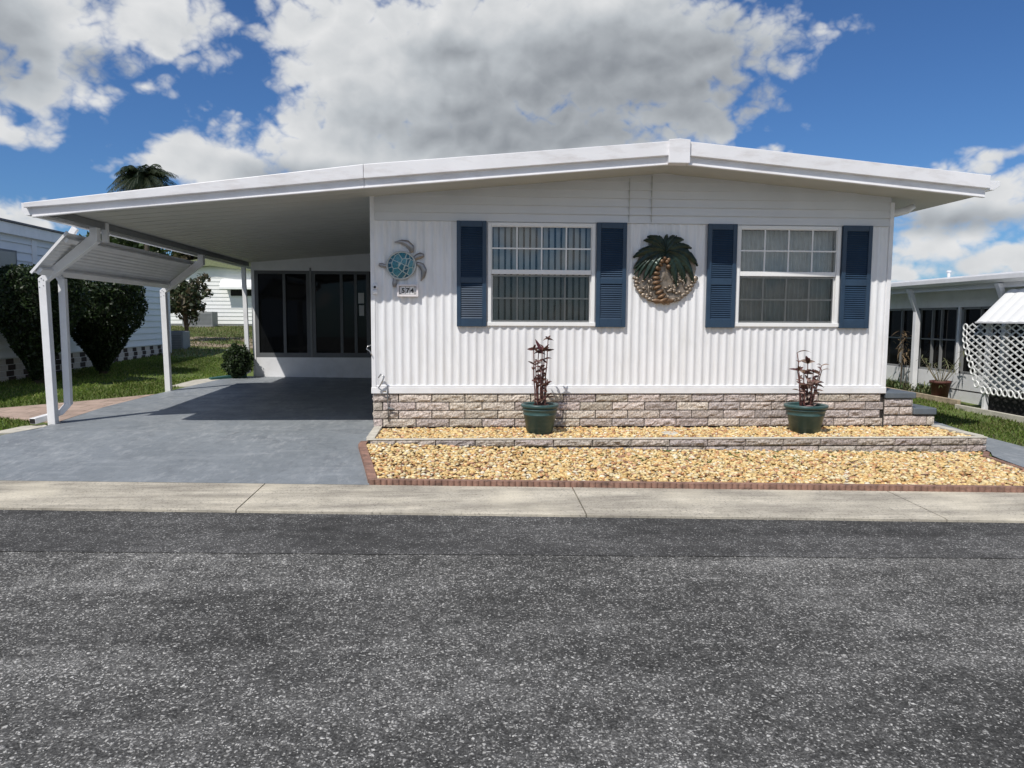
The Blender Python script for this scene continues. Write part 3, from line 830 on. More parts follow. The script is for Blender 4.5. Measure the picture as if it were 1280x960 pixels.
# downspout beside the front post
m = MB(); dy = .50; sx = -5.255
m.bar((bx(dy) + .035, dy, 2.80), (bx(dy) + .035, dy, 2.56), .075, .055, up=(0, 1, 0)); m.build('downspout', M['white'], cp, fix=True, bevel=.005)
m = MB(); m.bar((-5.06, dy, 2.735), (-5.40, dy, 2.26), .075, .055, up=(0, 1, 0)); m.bar((-5.40, dy, 2.28), (sx, dy, 2.05), .075, .055, up=(0, 1, 0))
m.bar((sx, dy, 2.09), (sx, dy, .46), .085, .07, up=(0, 1, 0))
m.bar((sx + .005, dy + .01, .48), (sx - .08, dy - .05, .36), .085, .07, up=(0, 0, 1)); m.bar((sx - .06, dy - .04, .37), (-5.47, .40, .315), .085, .075); m.bar((-5.455, .42, .315), (-5.51, .14, .29), .085, .075)
m.build('downspout', M['white'], cp, fix=True, bevel=.005)
m = MB(); m.bar((-5.5101, .1395, .29), (-5.5107, .1365, .2898), .072, .062); m.build('spout_mouth', M['black'], cp)  # black plate over the pipe end, painting in the shade inside its opening
m = MB(); m.bar((-4.93, 7.0, 2.70), (-4.88, 7.0, .40), .085, .07, up=(0, 1, 0)); m.bar((-4.885, 7.0, .44), (-5.0, 6.88, .36), .085, .07)
m.build('downspout', M['white'], cp, bevel=.005)

# ------------------------------------------------------------------ retaining wall, edging, steps
rw = thing('retaining_wall', (2.5, -.93, .1), 'low grey split-stone retaining wall with pale cap in front of the mobile home', 'garden wall')
m = MB()
courses(m, -1.16, 6.19, -.935, .125, .085, 1, .455, gap=.010, depth=.07, offs=(.35, 0), amp=.020)
courses(m, .8, 6.19, -.935, .030, .092, 1, .455, gap=.010, depth=.07, offs=(.7, 0), amp=.020)
for i in range(len(m.c)): m.c[i] = tuple(x * .80 for x in m.c[i])
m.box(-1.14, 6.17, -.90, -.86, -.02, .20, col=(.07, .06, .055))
m.box(6.13, 6.185, -.86, .0, -.02, .19, col=(.40, .36, .32))
m.build('stone_course', M['stone'], rw)
m = MB(); m.box(-1.20, 6.20, -.942, -.87, .2085, .222); m.box(-1.275, -1.13, -.955, .0, .17, .237) if False else None
m.hexa([(-1.21, -.869, .15), (-1.11, -.869, .15), (-1.13, -.02, .15), (-1.23, -.02, .15), (-1.21, -.869, .236), (-1.11, -.869, .236), (-1.13, -.02, .240), (-1.23, -.02, .240)])
m.box(6.09, 6.20, -.869, -.0, .195, .232)
m.build('cap_stone', M['cap'], rw, bevel=.006)
ge = MB()
def scallop(path_fn, length, width, h0, h1, up_fn, lobe=.057):
    """continuous edging strip with a row of half-round lobes on its outer face"""
    n = int(length / lobe); v = []; per = 6; m_ = n * per
    for i in range(m_ + 1):
        s = i / m_; p, nrm = path_fn(s)
        a = (i % per) / per; bulge = .016 * math.sin(math.pi * a) ** .6 if 0 < a < 1 else 0
        o = (p[0] + nrm[0] * bulge, p[1] + nrm[1] * bulge); q = (p[0] - nrm[0] * width, p[1] - nrm[1] * width); z = up_fn(*p)
        v += [(o[0], o[1], z + h0), (o[0], o[1], z + h1), (q[0], q[1], z + h1), (q[0], q[1], z + h0)]
    f = [(4 * i + k, 4 * i + 4 + k, 4 * i + 4 + (k + 1) % 4, 4 * i + (k + 1) % 4) for i in range(m_) for k in range(4)]
    f += [(0, 1, 2, 3), tuple(4 * m_ + k for k in (3, 2, 1, 0))]
    return v, f
def front_path(s):
    x = -.955 + 6.56 * s; return (x, kt(x) + .012), (-.085 / 1.0036, -1 / 1.0036)
m = MB(); m.add(*scallop(front_path, 6.56, .062, -.01, .052, lambda x, y: .046))
tag(m.build('garden_edging', M['brickedge'], fix=True), 'scalloped terracotta edging along the front of the gravel bed by the gutter', 'edging', 'scalloped edging round the gravel bed')
LP = [(-.955, -2.46), (-1.06, -1.95), (-1.19, -1.36), (-1.265, -1.02), (-1.26, -.86)]
def poly_path(P, flip=1):
    seg = [math.dist(a, b) for a, b in zip(P, P[1:])]; tot = sum(seg)
    def fn(s):
        d = s * tot
        for (a, b), l in zip(zip(P, P[1:]), seg):
            if d <= l + 1e-9:
                t = d / l; tx, ty = (b[0] - a[0]) / l, (b[1] - a[1]) / l
                return (a[0] + (b[0] - a[0]) * t, a[1] + (b[1] - a[1]) * t), (-ty * flip, tx * flip)
            d -= l
        return P[-1], (-ty * flip, tx * flip)
    return fn, tot
fn, tot = poly_path(LP)
m = MB(); m.add(*scallop(fn, tot, .07, -.02, .045, lambda x, y: gz(x, y)))
tag(m.build('garden_edging', M['brickedge'], fix=True), 'terracotta edging curving along the driveway side of the gravel bed', 'edging', 'scalloped edging round the gravel bed')
fn, tot = poly_path([(5.60, -3.02), (5.80, -2.04), (5.96, -1.27), (6.20, -.96)], -1)
m = MB(); m.add(*scallop(fn, tot, .05, -.02, .03, lambda x, y: bed_z(x, y)))
tag(m.build('garden_edging', M['brickedge'], fix=True), 'terracotta edging along the right path side of the gravel bed', 'edging', 'scalloped edging round the gravel bed')

sp = thing('stone_steps', (5.8, .5, .1), 'two stone side steps with blue-grey treads at the right corner of the mobile home', 'steps')
m = MB()
courses(m, 5.435, 5.825, -.015, .370, .107, 2, .42, offs=(.5, .02)); courses(m, 5.435, 6.13, -.015, .232, .1285, 1, .42, offs=(.6, 0))
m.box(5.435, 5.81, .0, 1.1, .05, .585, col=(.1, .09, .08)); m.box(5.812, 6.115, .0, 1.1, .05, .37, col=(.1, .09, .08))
for z0, z1, xx in ((.375, .47, 5.812), (.475, .58, 5.812), (.12, .24, 6.116), (.25, .365, 6.116)):
    for y in (.01, .42, .83): block_face(m, y, min(y + .40, 1.1), xx, z0, z1, .02, axis='y')
m.build('stone_course', M['stone'], sp)
m = MB(); m.box(5.432, 5.85, -.04, 1.12, .588, .668); m.build('tread', M['slab'], sp, bevel=.012)
m = MB(); m.box(5.826, 6.14, -.04, 1.12, .374, .462); m.build('tread', M['slab'], sp, bevel=.012)
m = MB(); m.lathe([(.001, .012), (.10, .014), (.115, .008), (.12, -.02)], (2.43, -.56, .216), 28)
tag(m.build('stepping_stone', M['cap'], smooth=True), 'pale round stepping stone lying in the upper gravel between the two pots', 'stepping stone')

# ------------------------------------------------------------------ potted plants
def leaf(mb, base, direction, length, width, droop, col, up=(0, 0, 1), seg=4):
    b = Vector(base); d = Vector(direction).normalized(); s = d.cross(Vector(up))
    if s.length < .05: s = Vector((1, 0, 0))
    s.normalize(); nrm = s.cross(d); v = []
    for i in range(seg + 1):
        t = i / seg; p = b + d * (length * t) - Vector((0, 0, 1)) * (droop * length * t * t)
        w = width * math.sin(math.pi * min(1, .12 + .88 * t)) * .5
        fold = nrm * (w * .35)
        v += [p - s * w + fold, p, p + s * w + fold]
    f = []
    for i in range(seg):
        f += [(3 * i, 3 * i + 1, 3 * i + 4, 3 * i + 3), (3 * i + 1, 3 * i + 2, 3 * i + 5, 3 * i + 4)]
    mb.add(v, f, col)
def potted(loc, rimr, botr, h, label, canes, seed, cols, grp):
    r_ = random.Random(seed)
    t = thing('potted_plant', loc, label, 'potted plant', grp)
    x, y, z = loc
    m = MB()
    prof = [(.001, 0), (botr * .93, 0), (botr, .012), (botr + (rimr - botr) * .08, h * .09), (botr + (rimr - botr) * .10 + .004, h * .10), (botr + (rimr - botr) * .55, h * .62), (botr + (rimr - botr) * .57 + .006, h * .635), (botr + (rimr - botr) * .60 + .006, h * .66),
            (botr + (rimr - botr) * .62, h * .675), (botr + (rimr - botr) * .70, h * .79), (botr + (rimr - botr) * .72 + .006, h * .80), (botr + (rimr - botr) * .75 + .006, h * .825), (rimr - .030, h * .86)]
    m.lathe(prof + [(rimr - .034, h * .97), (rimr - .06, h * .8), (rimr - .07, h * .70)], (x, y, z), 40); m.build('pot', M['pot'], t, smooth=True)
    m = MB(); m.lathe([(rimr - .036, h * .87), (rimr - .008, h * .88), (rimr, h * .92), (rimr - .001, h * .98), (rimr - .010, h), (rimr - .030, h * 1.0), (rimr - .040, h * .96)], (x, y, z), 40)
    m.build('rim', M['pot'], t, smooth=True)
    m = MB(); m.lathe([(.001, h * .80), (rimr * .5, h * .79), (rimr - .055, h * .78)], (x, y, z), 24); m.build('soil', M['potsoil'], t)
    lv = MB(); cn = MB()
    for (bx_, by_, tx, ty, hh, tuft) in canes:
        p0 = Vector((x + bx_, y + by_, z + h * .78)); p1 = Vector((x + tx, y + ty, z + hh)); n_ = 6; pts_ = []
        for i in range(n_ + 1):
            q = p0.lerp(p1, i / n_); q.x += r_.uniform(-.006, .006); q.y += r_.uniform(-.006, .006); pts_.append(q)
        cn.tube(pts_, [.0095 - .004 * i / n_ for i in range(n_ + 1)], 6)
        for i in range(1, n_):
            for _ in range(r_.choice((0, 1, 2, 2))):
                a = r_.uniform(0, 6.28)
                leaf(lv, pts_[i], (math.cos(a), math.sin(a) * .7, r_.uniform(.1, 1.2)), r_.uniform(.06, .13), .026, r_.uniform(.1, .5), jit(r_.choice(cols), r_), up=(r_.gauss(0, .5), -1, r_.gauss(.3, .6)))
        k, ln, wd = tuft
        for i in range(k):
            a = 6.28 * i / max(1, k) + r_.uniform(-.4, .4)
            leaf(lv, pts_[-1], (math.cos(a), math.sin(a) * .8, r_.uniform(.25, 1.5)), ln * r_.uniform(.9, 1.5), wd * 1.25, r_.uniform(.15, .7), jit(r_.choice(cols), r_), up=(r_.gauss(0, .5), -1, r_.gauss(.3, .6)))
    cn.build('cane', M['cane'], t, smooth=True); lv.build('foliage', M['leafred'], t)
    return t
RED = [(.10, .040, .034), (.13, .055, .045), (.075, .034, .03), (.16, .085, .06)]
PALE = [(.17, .075, .07), (.30, .20, .17), (.11, .05, .05), (.38, .28, .22), (.12, .07, .05)]
c1 = [(-.05, 0, -.085, .02, 1.02, (5, .10, .03)), (-.02, .03, -.02, .05, .98, (4, .09, .024)), (.02, -.02, .03, 0, 1.00, (5, .12, .026)), (.05, .02, .10, .03, 1.145, (5, .075, .022)),
      (.0, -.04, .005, -.05, .80, (5, .09, .022)), (.03, .05, .055, .08, 1.02, (4, .08, .02)), (-.03, -.03, -.06, -.06, .84, (4, .10, .02)), (.06, -.03, .07, -.05, .60, (5, .09, .022)), (.01, .01, .015, .0, .66, (6, .10, .024)), (-.01, .05, -.03, .08, .60, (6, .10, .022))]
p1 = potted((.835, -.46, .212), .231, .150, .365, 'dark green pot of tall thin reddish canes under the blinds window', c1, 3, RED, 'pots on the upper gravel')
lv = MB(); leaf(lv, (.86, -.46, 1.20), (-.45, .1, .85), .19, .042, .0, (.10, .03, .035), up=(0, -1, .2)); lv.build('foliage', M['leafred'], p1)
c2 = [(-.05, 0, -.11, .0, .78, (6, .09, .026)), (-.02, .03, -.03, .03, .74, (6, .10, .03)), (.02, 0, .0, .0, .87, (8, .12, .036)), (.05, .02, .09, .02, .76, (6, .10, .034)), (.03, -.04, .05, -.06, .62, (7, .13, .036)),
      (.06, .0, .17, -.02, .84, (2, .10, .014)), (.06, .03, .20, .03, .78, (2, .09, .014)), (-.06, .02, -.12, .03, 1.0, (1, .14, .014)), (-.03, -.03, -.05, -.05, .60, (6, .11, .03)), (.01, .02, .02, .03, .55, (7, .12, .03)), (.07, .01, .11, .0, .60, (4, .12, .028))]
potted((4.165, -.46, .205), .262, .162, .360, 'green pot of bushy pinkish leafy canes below the curtained window', c2, 5, PALE, 'pots on the upper gravel')

# ------------------------------------------------------------------ wall ornaments
YW = -.020
tt = thing('turtle_ornament', (-.888, YW, 2.06), 'metal sea turtle wall ornament with teal mosaic shell above the house number', 'wall ornament')
def zt(px, py): return ((px / 10.6625 + 460 - 640) * .01046 + .565 + .0, (0))  # helper kept simple
def tp(px, py):     # zoomed crop coordinates -> metres on the wall
    return (-1.197 + (px - 95) * .000985, 1.969 - (py - 757) * .000985)
cx_, cz_ = tp(425, 462)
m = MB(); nr, na = 7, 36; v = []
ang0 = R(20)
for j in range(nr + 1):
    q = j / nr
    for k in range(na):
        a = 2 * math.pi * k / na; rx, rz = .168 * q, .160 * q
        ex_, ez_ = rx * math.cos(a), rz * math.sin(a)
        v.append((cx_ + ex_ * math.cos(ang0) - ez_ * math.sin(ang0), YW - .022 - .045 * (1 - q * q), cz_ + ex_ * math.sin(ang0) + ez_ * math.cos(ang0)))
m.add(v, [(j * na + k, j * na + (k + 1) % na, (j + 1) * na + (k + 1) % na, (j + 1) * na + k) for j in range(nr) for k in range(na)])
m.build('shell', M['shell'], tt, smooth=True, fix=True)
m = MB(); pts_ = []
for k in range(41):
    a = 2 * math.pi * k / 40; ex_, ez_ = .176 * math.cos(a), .167 * math.sin(a)
    pts_.append((cx_ + ex_ * math.cos(ang0) - ez_ * math.sin(ang0), YW - .02, cz_ + ex_ * math.sin(ang0) + ez_ * math.cos(ang0)))
m.tube(pts_, .013, 8, cap=False); m.build('shell_rim', mat('pale_pewter', (.50, .52, .50), .4, .4, var=.2, vscale=20), tt, smooth=True)
def limb(name, pl, rs):
    m = MB(); p = []
    for i, (a, b) in enumerate(pl): x, z = tp(a, b); p.append((x, YW - .018, z))
    # finer spline
    fine, rf_ = [], []
    for i in range(len(p) - 1):
        for t in (0, .33, .66): fine.append(tuple(p[i][q] + (p[i + 1][q] - p[i][q]) * t for q in range(3))); rf_.append(rs[i] + (rs[i + 1] - rs[i]) * t)
    fine.append(p[-1]); rf_.append(rs[-1])
    v = []; n = 10; s = None
    for i in range(len(fine)):
        a, b = fine[max(i - 1, 0)], fine[min(i + 1, len(fine) - 1)]
        d = Vector((b[0] - a[0], 0, b[2] - a[2])).normalized(); sd = Vector((-d.z, 0, d.x))
        for k in range(n):
            an = 2 * math.pi * k / n
            v.append(tuple(Vector(fine[i]) + sd * (math.cos(an) * rf_[i]) + Vector((0, 1, 0)) * (math.sin(an) * max(.004, rf_[i] * .45))))
    L = len(fine); f = [(i * n + k, i * n + (k + 1) % n, (i + 1) * n + (k + 1) % n, (i + 1) * n + k) for i in range(L - 1) for k in range(n)] + [tuple(range(n)), tuple((L - 1) * n + k for k in range(n))]
    m.add(v, f); return m.build(name, M['pewter'], tt, smooth=True, fix=True)
limb('flipper', [(560, 300), (550, 235), (500, 185), (430, 165), (345, 172)], [.020, .042, .040, .026, .006])
limb('flipper', [(620, 430), (680, 460), (710, 520), (700, 590), (672, 655)], [.020, .036, .038, .028, .006])
limb('hind_flipper', [(265, 470), (215, 470), (180, 462), (145, 450)], [.018, .024, .030, .016])
limb('hind_flipper', [(345, 600), (345, 650), (340, 690), (335, 735)], [.018, .026, .030, .018])
limb('head', [(590, 375), (630, 350), (670, 335), (712, 330)], [.026, .036, .040, .018])

sg = thing('house_number_sign', (-.79, YW, 1.875), 'small framed white house number sign reading 574 below the turtle', 'sign')
sx0, sx1, sz0, sz1 = -.924, -.660, 1.874, 2.028
m = MB(); t_f = .026
m.box(sx0, sx0 + t_f, YW - .045, YW + .01, sz0, sz1); m.box(sx1 - t_f, sx1, YW - .045, YW + .01, sz0, sz1)
m.box(sx0 + t_f, sx1 - t_f, YW - .045, YW + .01, sz1 - t_f, sz1); m.box(sx0 + t_f, sx1 - t_f, YW - .045, YW + .01, sz0, sz0 + t_f)
m.build('frame', M['signpink'], sg, bevel=.004)
m = MB(); m.box(sx0 + .02, sx1 - .02, YW - .022, YW - .008, sz0 + .02, sz1 - .02); m.build('panel', M['grey'], sg)
def numeral(ch, cx, cz, h):
    cu = bpy.data.curves.new('numeral', 'FONT'); cu.body = ch; cu.size = h * 1.42; cu.align_x = 'CENTER'; cu.extrude = .002; cu.offset = .0022
    tmp = bpy.data.objects.new('numeral_curve', cu); COL.objects.link(tmp)
    dg = bpy.context.evaluated_depsgraph_get(); me = bpy.data.meshes.new_from_object(tmp.evaluated_get(dg))
    bpy.data.objects.remove(tmp)
    o = bpy.data.objects.new('numeral', me); COL.objects.link(o); me.materials.clear(); me.materials.append(M['black'])
    me.transform(Matrix.Rotation(R(90), 4, 'X'))
    me.transform(Matrix.Translation((cx - sg.location.x, YW - .033 - sg.location.y, cz - h / 2 - sg.location.z)))
    o.parent = sg; return o
for ch, x in zip('574', (-.848, -.794, -.738)):
    m = MB(); m.box(x - .0245, x + .0245, YW - .030, YW - .02, 1.906, 1.998); m.build('number_tile', M['signwhite'], sg, bevel=.002)
    numeral(ch, x, 1.952, .057)
for x in (-.882, -.702):
    m = MB(); m.box(x - .007, x + .007, YW - .029, YW - .02, 1.914, 1.990); m.build('end_tile', M['signwhite'], sg)

pa = thing('palm_tree_ornament', (2.47, YW, 1.78), 'round painted metal palm tree wall ornament between the two windows', 'wall ornament')
PS = .001303
def pp(px, py): return (2.462 + (px - 420) * PS, 2.222 - (py - 490) * PS)
m = MB()   # embossed scene panel behind the trunk
cx_, cz_ = pp(415, 500); nr, na = 9, 64; v = []
for j in range(nr + 1):
    for k in range(na):
        a = 2 * math.pi * k / na; q = j / nr; rr = (.395 + .012 * math.sin(11 * a)) * q
        x, z = cx_ + rr * math.cos(a), cz_ + rr * .99 * math.sin(a)
        v.append((x, YW - .014 - .018 * mnoise.noise((x * 16, z * 9, 2)) - .010 * mnoise.noise((x * 30, z * 30, 7)), z))
m.add(v, [(j * na + k, j * na + (k + 1) % na, (j + 1) * na + (k + 1) % na, (j + 1) * na + k) for j in range(nr) for k in range(na)])
# ring of shells and pebbles on the lower rim
for k in range(23):
    a = R(192) + R(156) * k / 22
    m.ball((cx_ + (.395 + rng.uniform(-.02, .012)) * math.cos(a), YW - .022, cz_ + (.388 + rng.uniform(-.02, .01)) * math.sin(a)), (rng.uniform(.022, .044), .022, rng.uniform(.020, .036)), 10, 6)
for k in range(60):
    a = R(185) + R(170) * rng.random(); rr = rng.uniform(.12, .375)
    m.ball((cx_ + rr * math.cos(a), YW - .026, cz_ + rr * math.sin(a)), (rng.uniform(.012, .03), .02, rng.uniform(.012, .026)), 8, 5)
for k in range(8):
    x0, z0 = pp(rng.uniform(170, 330), rng.uniform(500, 640)) if k < 3 else pp(rng.uniform(420, 640), rng.uniform(470, 700))
    m.tube([(x0 + .02 * math.sin(3 * q + k), YW - .03, z0 - .03 * q) for q in range(5)], [.004, .010, .012, .009, .003], 6)
m.build('scene_panel', M['silver'], pa, smooth=True)
TR = [(395, 385), (360, 425), (340, 470), (330, 515), (328, 560), (330, 605), (342, 650), (362, 695), (385, 735), (400, 775)]
for i, (a, b) in enumerate(TR):
    m = MB(); x, z = pp(a, b); d = math.atan2(TR[min(i + 1, 9)][1] - TR[max(i - 1, 0)][1], TR[min(i + 1, 9)][0] - TR[max(i - 1, 0)][0])
    w_ = .040 + .003 * i; ax = ((math.sin(d), 0, math.cos(d)), (0, 1, 0), (-math.cos(d), 0, math.sin(d)))
    m.ball((x, YW - .045, z), (w_, .032, .026), 10, 6, axes=ax); m.build('trunk_segment', M['bronze'], pa, smooth=True)
for a, b in ((440, 450), (375, 400), (425, 405), (330, 465), (400, 370), (440, 385)):
    m = MB(); x, z = pp(a, b); m.ball((x, YW - .065, z), .028, 10, 7); m.build('coconut', M['bronze'], pa, smooth=True)
m = MB(); x, z = pp(400, 780); m.ball((x, YW - .03, z), (.155, .03, .035), 14, 7); m.build('sand_mound', M['bronze'], pa, smooth=True)
def frond(ctrl, w, k):
    p = [pp(a, b) for a, b in ctrl]; m = MB(); n = 16; v = []
    def bez(t):
        a, b, c = p; return ((1 - t) ** 2 * a[0] + 2 * t * (1 - t) * b[0] + t * t * c[0], (1 - t) ** 2 * a[1] + 2 * t * (1 - t) * b[1] + t * t * c[1])
    for i in range(n + 1):
        t = i / n; x, z = bez(t); x2, z2 = bez(min(1, t + .02)); x1, z1 = bez(max(0, t - .02))
        L = math.hypot(x2 - x1, z2 - z1); sx_, sz_ = -(z2 - z1) / L, (x2 - x1) / L
        wd = w * math.sin(math.pi * (.10 + .86 * t)) ** .7 * (.80 + .35 * abs(((t * 7) % 1) - .5) * 2)
        y = YW - .045 - .035 * math.sin(math.pi * t) - .004 * k
        v += [(x - sx_ * wd, y + .022, z - sz_ * wd), (x, y, z), (x + sx_ * wd, y + .022, z + sz_ * wd), (x, y + .026, z)]
    f = []
    for i in range(n):
        for q in range(4): f.append((4 * i + q, 4 * i + 4 + q, 4 * i + 4 + (q + 1) % 4, 4 * i + (q + 1) % 4))
    f += [(0, 1, 2, 3), tuple(4 * n + q for q in (3, 2, 1, 0))]
    m.add(v, f); return m.build('frond', M['frond'], pa, fix=True)
CR = (412, 312)
FR = [((470, 380), (500, 560), .055), ((540, 350), (580, 560), .060), ((620, 330), (700, 600), .055), ((330, 380), (260, 560), .045), ((220, 350), (150, 560), .045), ((350, 190), (300, 150), .05), ((440, 180), (500, 150), .05), ((300, 190), (195, 200), .050), ((250, 250), (100, 365), .062), ((260, 300), (110, 470), .055), ((300, 330), (205, 580), .052), ((330, 160), (230, 165), .05), ((400, 200), (430, 140), .045),
      ((480, 170), (590, 190), .055), ((600, 240), (735, 440), .062), ((560, 270), (680, 500), .055), ((540, 330), (625, 610), .060), ((480, 360), (535, 640), .055), ((520, 220), (670, 270), .055), ((330, 240), (150, 300), .05), ((230, 330), (110, 530), .036), ((380, 230), (350, 150), .045), ((470, 250), (520, 150), .045)]
for k, (b, c, w_) in enumerate(FR): frond((CR, b, c), w_ * .82, k % 4)

lt = thing('wall_lamp', (-1.197, -.03, 1.90), 'small white round wall sensor light beside the turtle at the house corner', 'lamp')
m = MB(); m.ball((-1.197, -.035, 1.995), (.036, .030, .042), 12, 8); m.build('housing', M['white'], lt, smooth=True)
m = MB(); m.box(-1.226, -1.168, -.075, -.02, 1.905, 1.955); m.build('base', M['white'], lt, bevel=.008)
m = MB(); m.ball((-1.197, -.064, 1.99), (.016, .012, .016), 10, 6); m.build('lens', M['black'], lt, smooth=True)
hk = thing('hose_bracket', (-1.12, -.03, .69), 'bent steel hose bracket with thin pipe low on the left corner of the siding', 'bracket')
m = MB(); m.tube([(-1.165, -.05, .86), (-1.13, -.085, .905), (-1.09, -.09, .875), (-1.12, -.085, .80), (-1.165, -.07, .73), (-1.12, -.08, .70), (-1.07, -.07, .685)], .010, 8); m.build('hook', M['chrome'], hk, smooth=True)
m = MB(); m.tube([(-1.06, -.045, .76), (-1.055, -.055, .66), (-1.05, -.045, .50), (-1.045, -.04, .30)], .008, 6); m.build('pipe', M['darkframe'], hk, smooth=True)
m = MB(); m.tube([(-1.05, -.05, .475), (-1.0, -.06, .462), (-.965, -.06, .455)], [.014, .014, .008], 8); m.build('valve', M['darkframe'], hk, smooth=True)
m = MB(); m.tube([(-1.252, -.02, 1.27), (-1.30, -.04, 1.25), (-1.31, -.05, 1.22), (-1.27, -.05, 1.19), (-1.245, -.05, 1.14)], .007, 6)
tag(m.build('wall_hook', M['chrome'], smooth=True), 'tiny steel hook sticking out at the left house corner by the carport', 'hook')

# ------------------------------------------------------------------ left neighbour
LX = -8.93
nb = thing('neighbour_house', (-12, 4, .3), 'white neighbouring mobile home with patterned block skirting at the far left behind the hedges', 'house', 'neighbouring houses')
def lx(y): return -8.82 - .03 * (y - 5)
LYE = 13.1
m = MB(); z = .82
while z < 3.14:
    m.add([(lx(-14) + .035, -14, z), (lx(LYE) + .035, LYE, z), (lx(LYE) + .004, LYE, z + .17), (lx(-14) + .004, -14, z + .17), (lx(-14), -14, z), (lx(LYE), LYE, z)], [(0, 1, 2, 3), (4, 5, 1, 0)])
    z += .17
m.box(-16, lx(LYE) - .001, LYE - .01, LYE + .05, .4, 3.2)
m.add([(lx(-14) - .02, -14, .3), (lx(LYE) - .02, LYE, .3), (lx(LYE) - .02, LYE, 3.2), (lx(-14) - .02, -14, 3.2)], [(0, 1, 2, 3)])
m.box(-16, lx(-14), -14.05, -14, .3, 3.2)
m.build('wall', M['whitepaint2'], nb)
m = MB(); m.box(lx(6.2) - .02, lx(6.2) + .04, 6.10, 6.26, .82, 3.14); m.build('corner_trim', M['white'], nb)
m = MB(); m.box(lx(LYE) - .06, lx(LYE) + .03, LYE - .06, LYE + .056, .82, 3.17); m.build('corner_trim', M['white'], nb)
m = MB()
m.hexa([(-16, -14.3, 3.16), (lx(-14) + .12, -14.3, 3.16), (lx(LYE) + .12, LYE + .2, 3.16), (-16, LYE + .2, 3.16), (-16, -14.3, 3.75), (lx(-14) + .12, -14.3, 3.37), (lx(LYE) + .12, LYE + .2, 3.37), (-16, LYE + .2, 3.75)])
m.build('roof_fascia', M['white'], nb)
m = MB(); m.hexa([(-16, -14.35, 3.76), (lx(-14) + .17, -14.35, 3.375), (lx(LYE) + .17, LYE + .25, 3.375), (-16, LYE + .25, 3.76), (-16, -14.35, 3.80), (lx(-14) + .17, -14.35, 3.41), (lx(LYE) + .17, LYE + .25, 3.41), (-16, LYE + .25, 3.80)]); m.build('roof', M['roofgrey'], nb)
m = MB(); m.box(lx(0) - .2, lx(8) + .05, -14, LYE - .02, 3.13, 3.17); m.build('soffit_board', M['white'], nb)
m = MB(); m.box(lx(5.3) + .005, lx(5.3) + .05, 4.85, 5.52, 2.1, 2.87)
w = m.build('window', M['darkframe'], nb)
m = MB(); m.box(lx(5.3) + .051, lx(5.3) + .055, 4.90, 5.47, 2.14, 2.83); m.build('pane', mat('neighbour_window_glass', (.16, .18, .18), .15), w)
m = MB(); hh = .115
for c in range(4):
    y = -13.9 + (.2 if c % 2 else 0)
    k = 0
    while y < LYE:
        z0 = .34 + c * hh; dark = (k + c) % 2 == 0; l = .26 if dark else .30
        col = (.05, .035, .028) if dark else (.55, .52, .48); x = lx(y) - .03 - (.008 if dark else 0)
        m.box(x - .05, x + .02, y + .005, y + l - .005, z0 + .005, z0 + hh - .005, col=col); y += l; k += 1
m.hexa([(lx(-14) - .2, -13.9, .2), (lx(-14) - .06, -13.9, .2), (lx(LYE) - .06, LYE - .01, .2), (lx(LYE) - .2, LYE - .01, .2), (lx(-14) - .2, -13.9, .83), (lx(-14) - .06, -13.9, .83), (lx(LYE) - .06, LYE - .01, .83), (lx(LYE) - .2, LYE - .01, .83)], col=(.35, .33, .3))
m.build('skirting', M['pattern_block'], nb)
m = MB(); m.tube([(-9.02, LYE + .1, 3.1), (-9.02, LYE + .1, .55), (-8.98, LYE + .02, .48), (-8.55, LYE - .4, .36)], .035, 8); m.build('downspout', M['white'], nb)
# back house
bh = thing('neighbour_house', (-13.5, 33, 1.1), 'sunlit white gable-end house with a low curved awning seen through the carport', 'house', 'neighbouring houses')
BY = 30.0
m = MB(); z = 1.28
def bpk(x): return interp(x, [(-17.2, 3.86), (-13.5, 4.30), (-9.8, 3.86)])
while z < 4.3:
    a, b = -17, -10
    if z > 3.84: h_ = (4.30 - z) / .44; a, b = -13.5 - 3.5 * h_, -13.5 + 3.5 * h_
    m.add([(a, BY - .03, z), (b, BY - .03, z), (b, BY - .005, z + .20), (a, BY - .005, z + .20), (a, BY, z), (b, BY, z)], [(0, 1, 2, 3), (4, 5, 1, 0)]); z += .20
m.box(-17, -10, BY + .0, BY + 12, .9, 3.86); m.build('wall', M['backwhite'], bh)
m = MB()
m.extrude([(-17.3, 3.84), (-13.5, 4.28), (-9.7, 3.84), (-9.7, 3.98), (-13.5, 4.72), (-17.3, 3.98)], lambda p, t: (p[0], t, p[1]), BY - .35, BY + 12.3); m.build('roof', M['olive'], bh, fix=True)
m = MB(); m.box(-12.55, -10.95, BY - .09, BY + .02, 2.75, 3.2); wb = m.build('window', M['dark'], bh)
m = MB(); prof = []
for i in range(9):
    a = R(90) * i / 8; prof.append((-.55 * math.sin(a), 3.60 - .52 * (1 - math.cos(a))))
poly = [(y_, z_) for y_, z_ in prof] + [(y_ + .03, z_ - .03) for y_, z_ in reversed(prof)]
m.extrude(poly, lambda p, t: (t, BY - .04 + p[0], p[1]), -12.95, -10.8); m.build('awning', M['backwhite'], bh, fix=True, smooth=False)
m = MB(); m.box(-17, -10, BY - .015, BY + .3, .9, 1.28); m.build('skirting', M['grey'], bh)
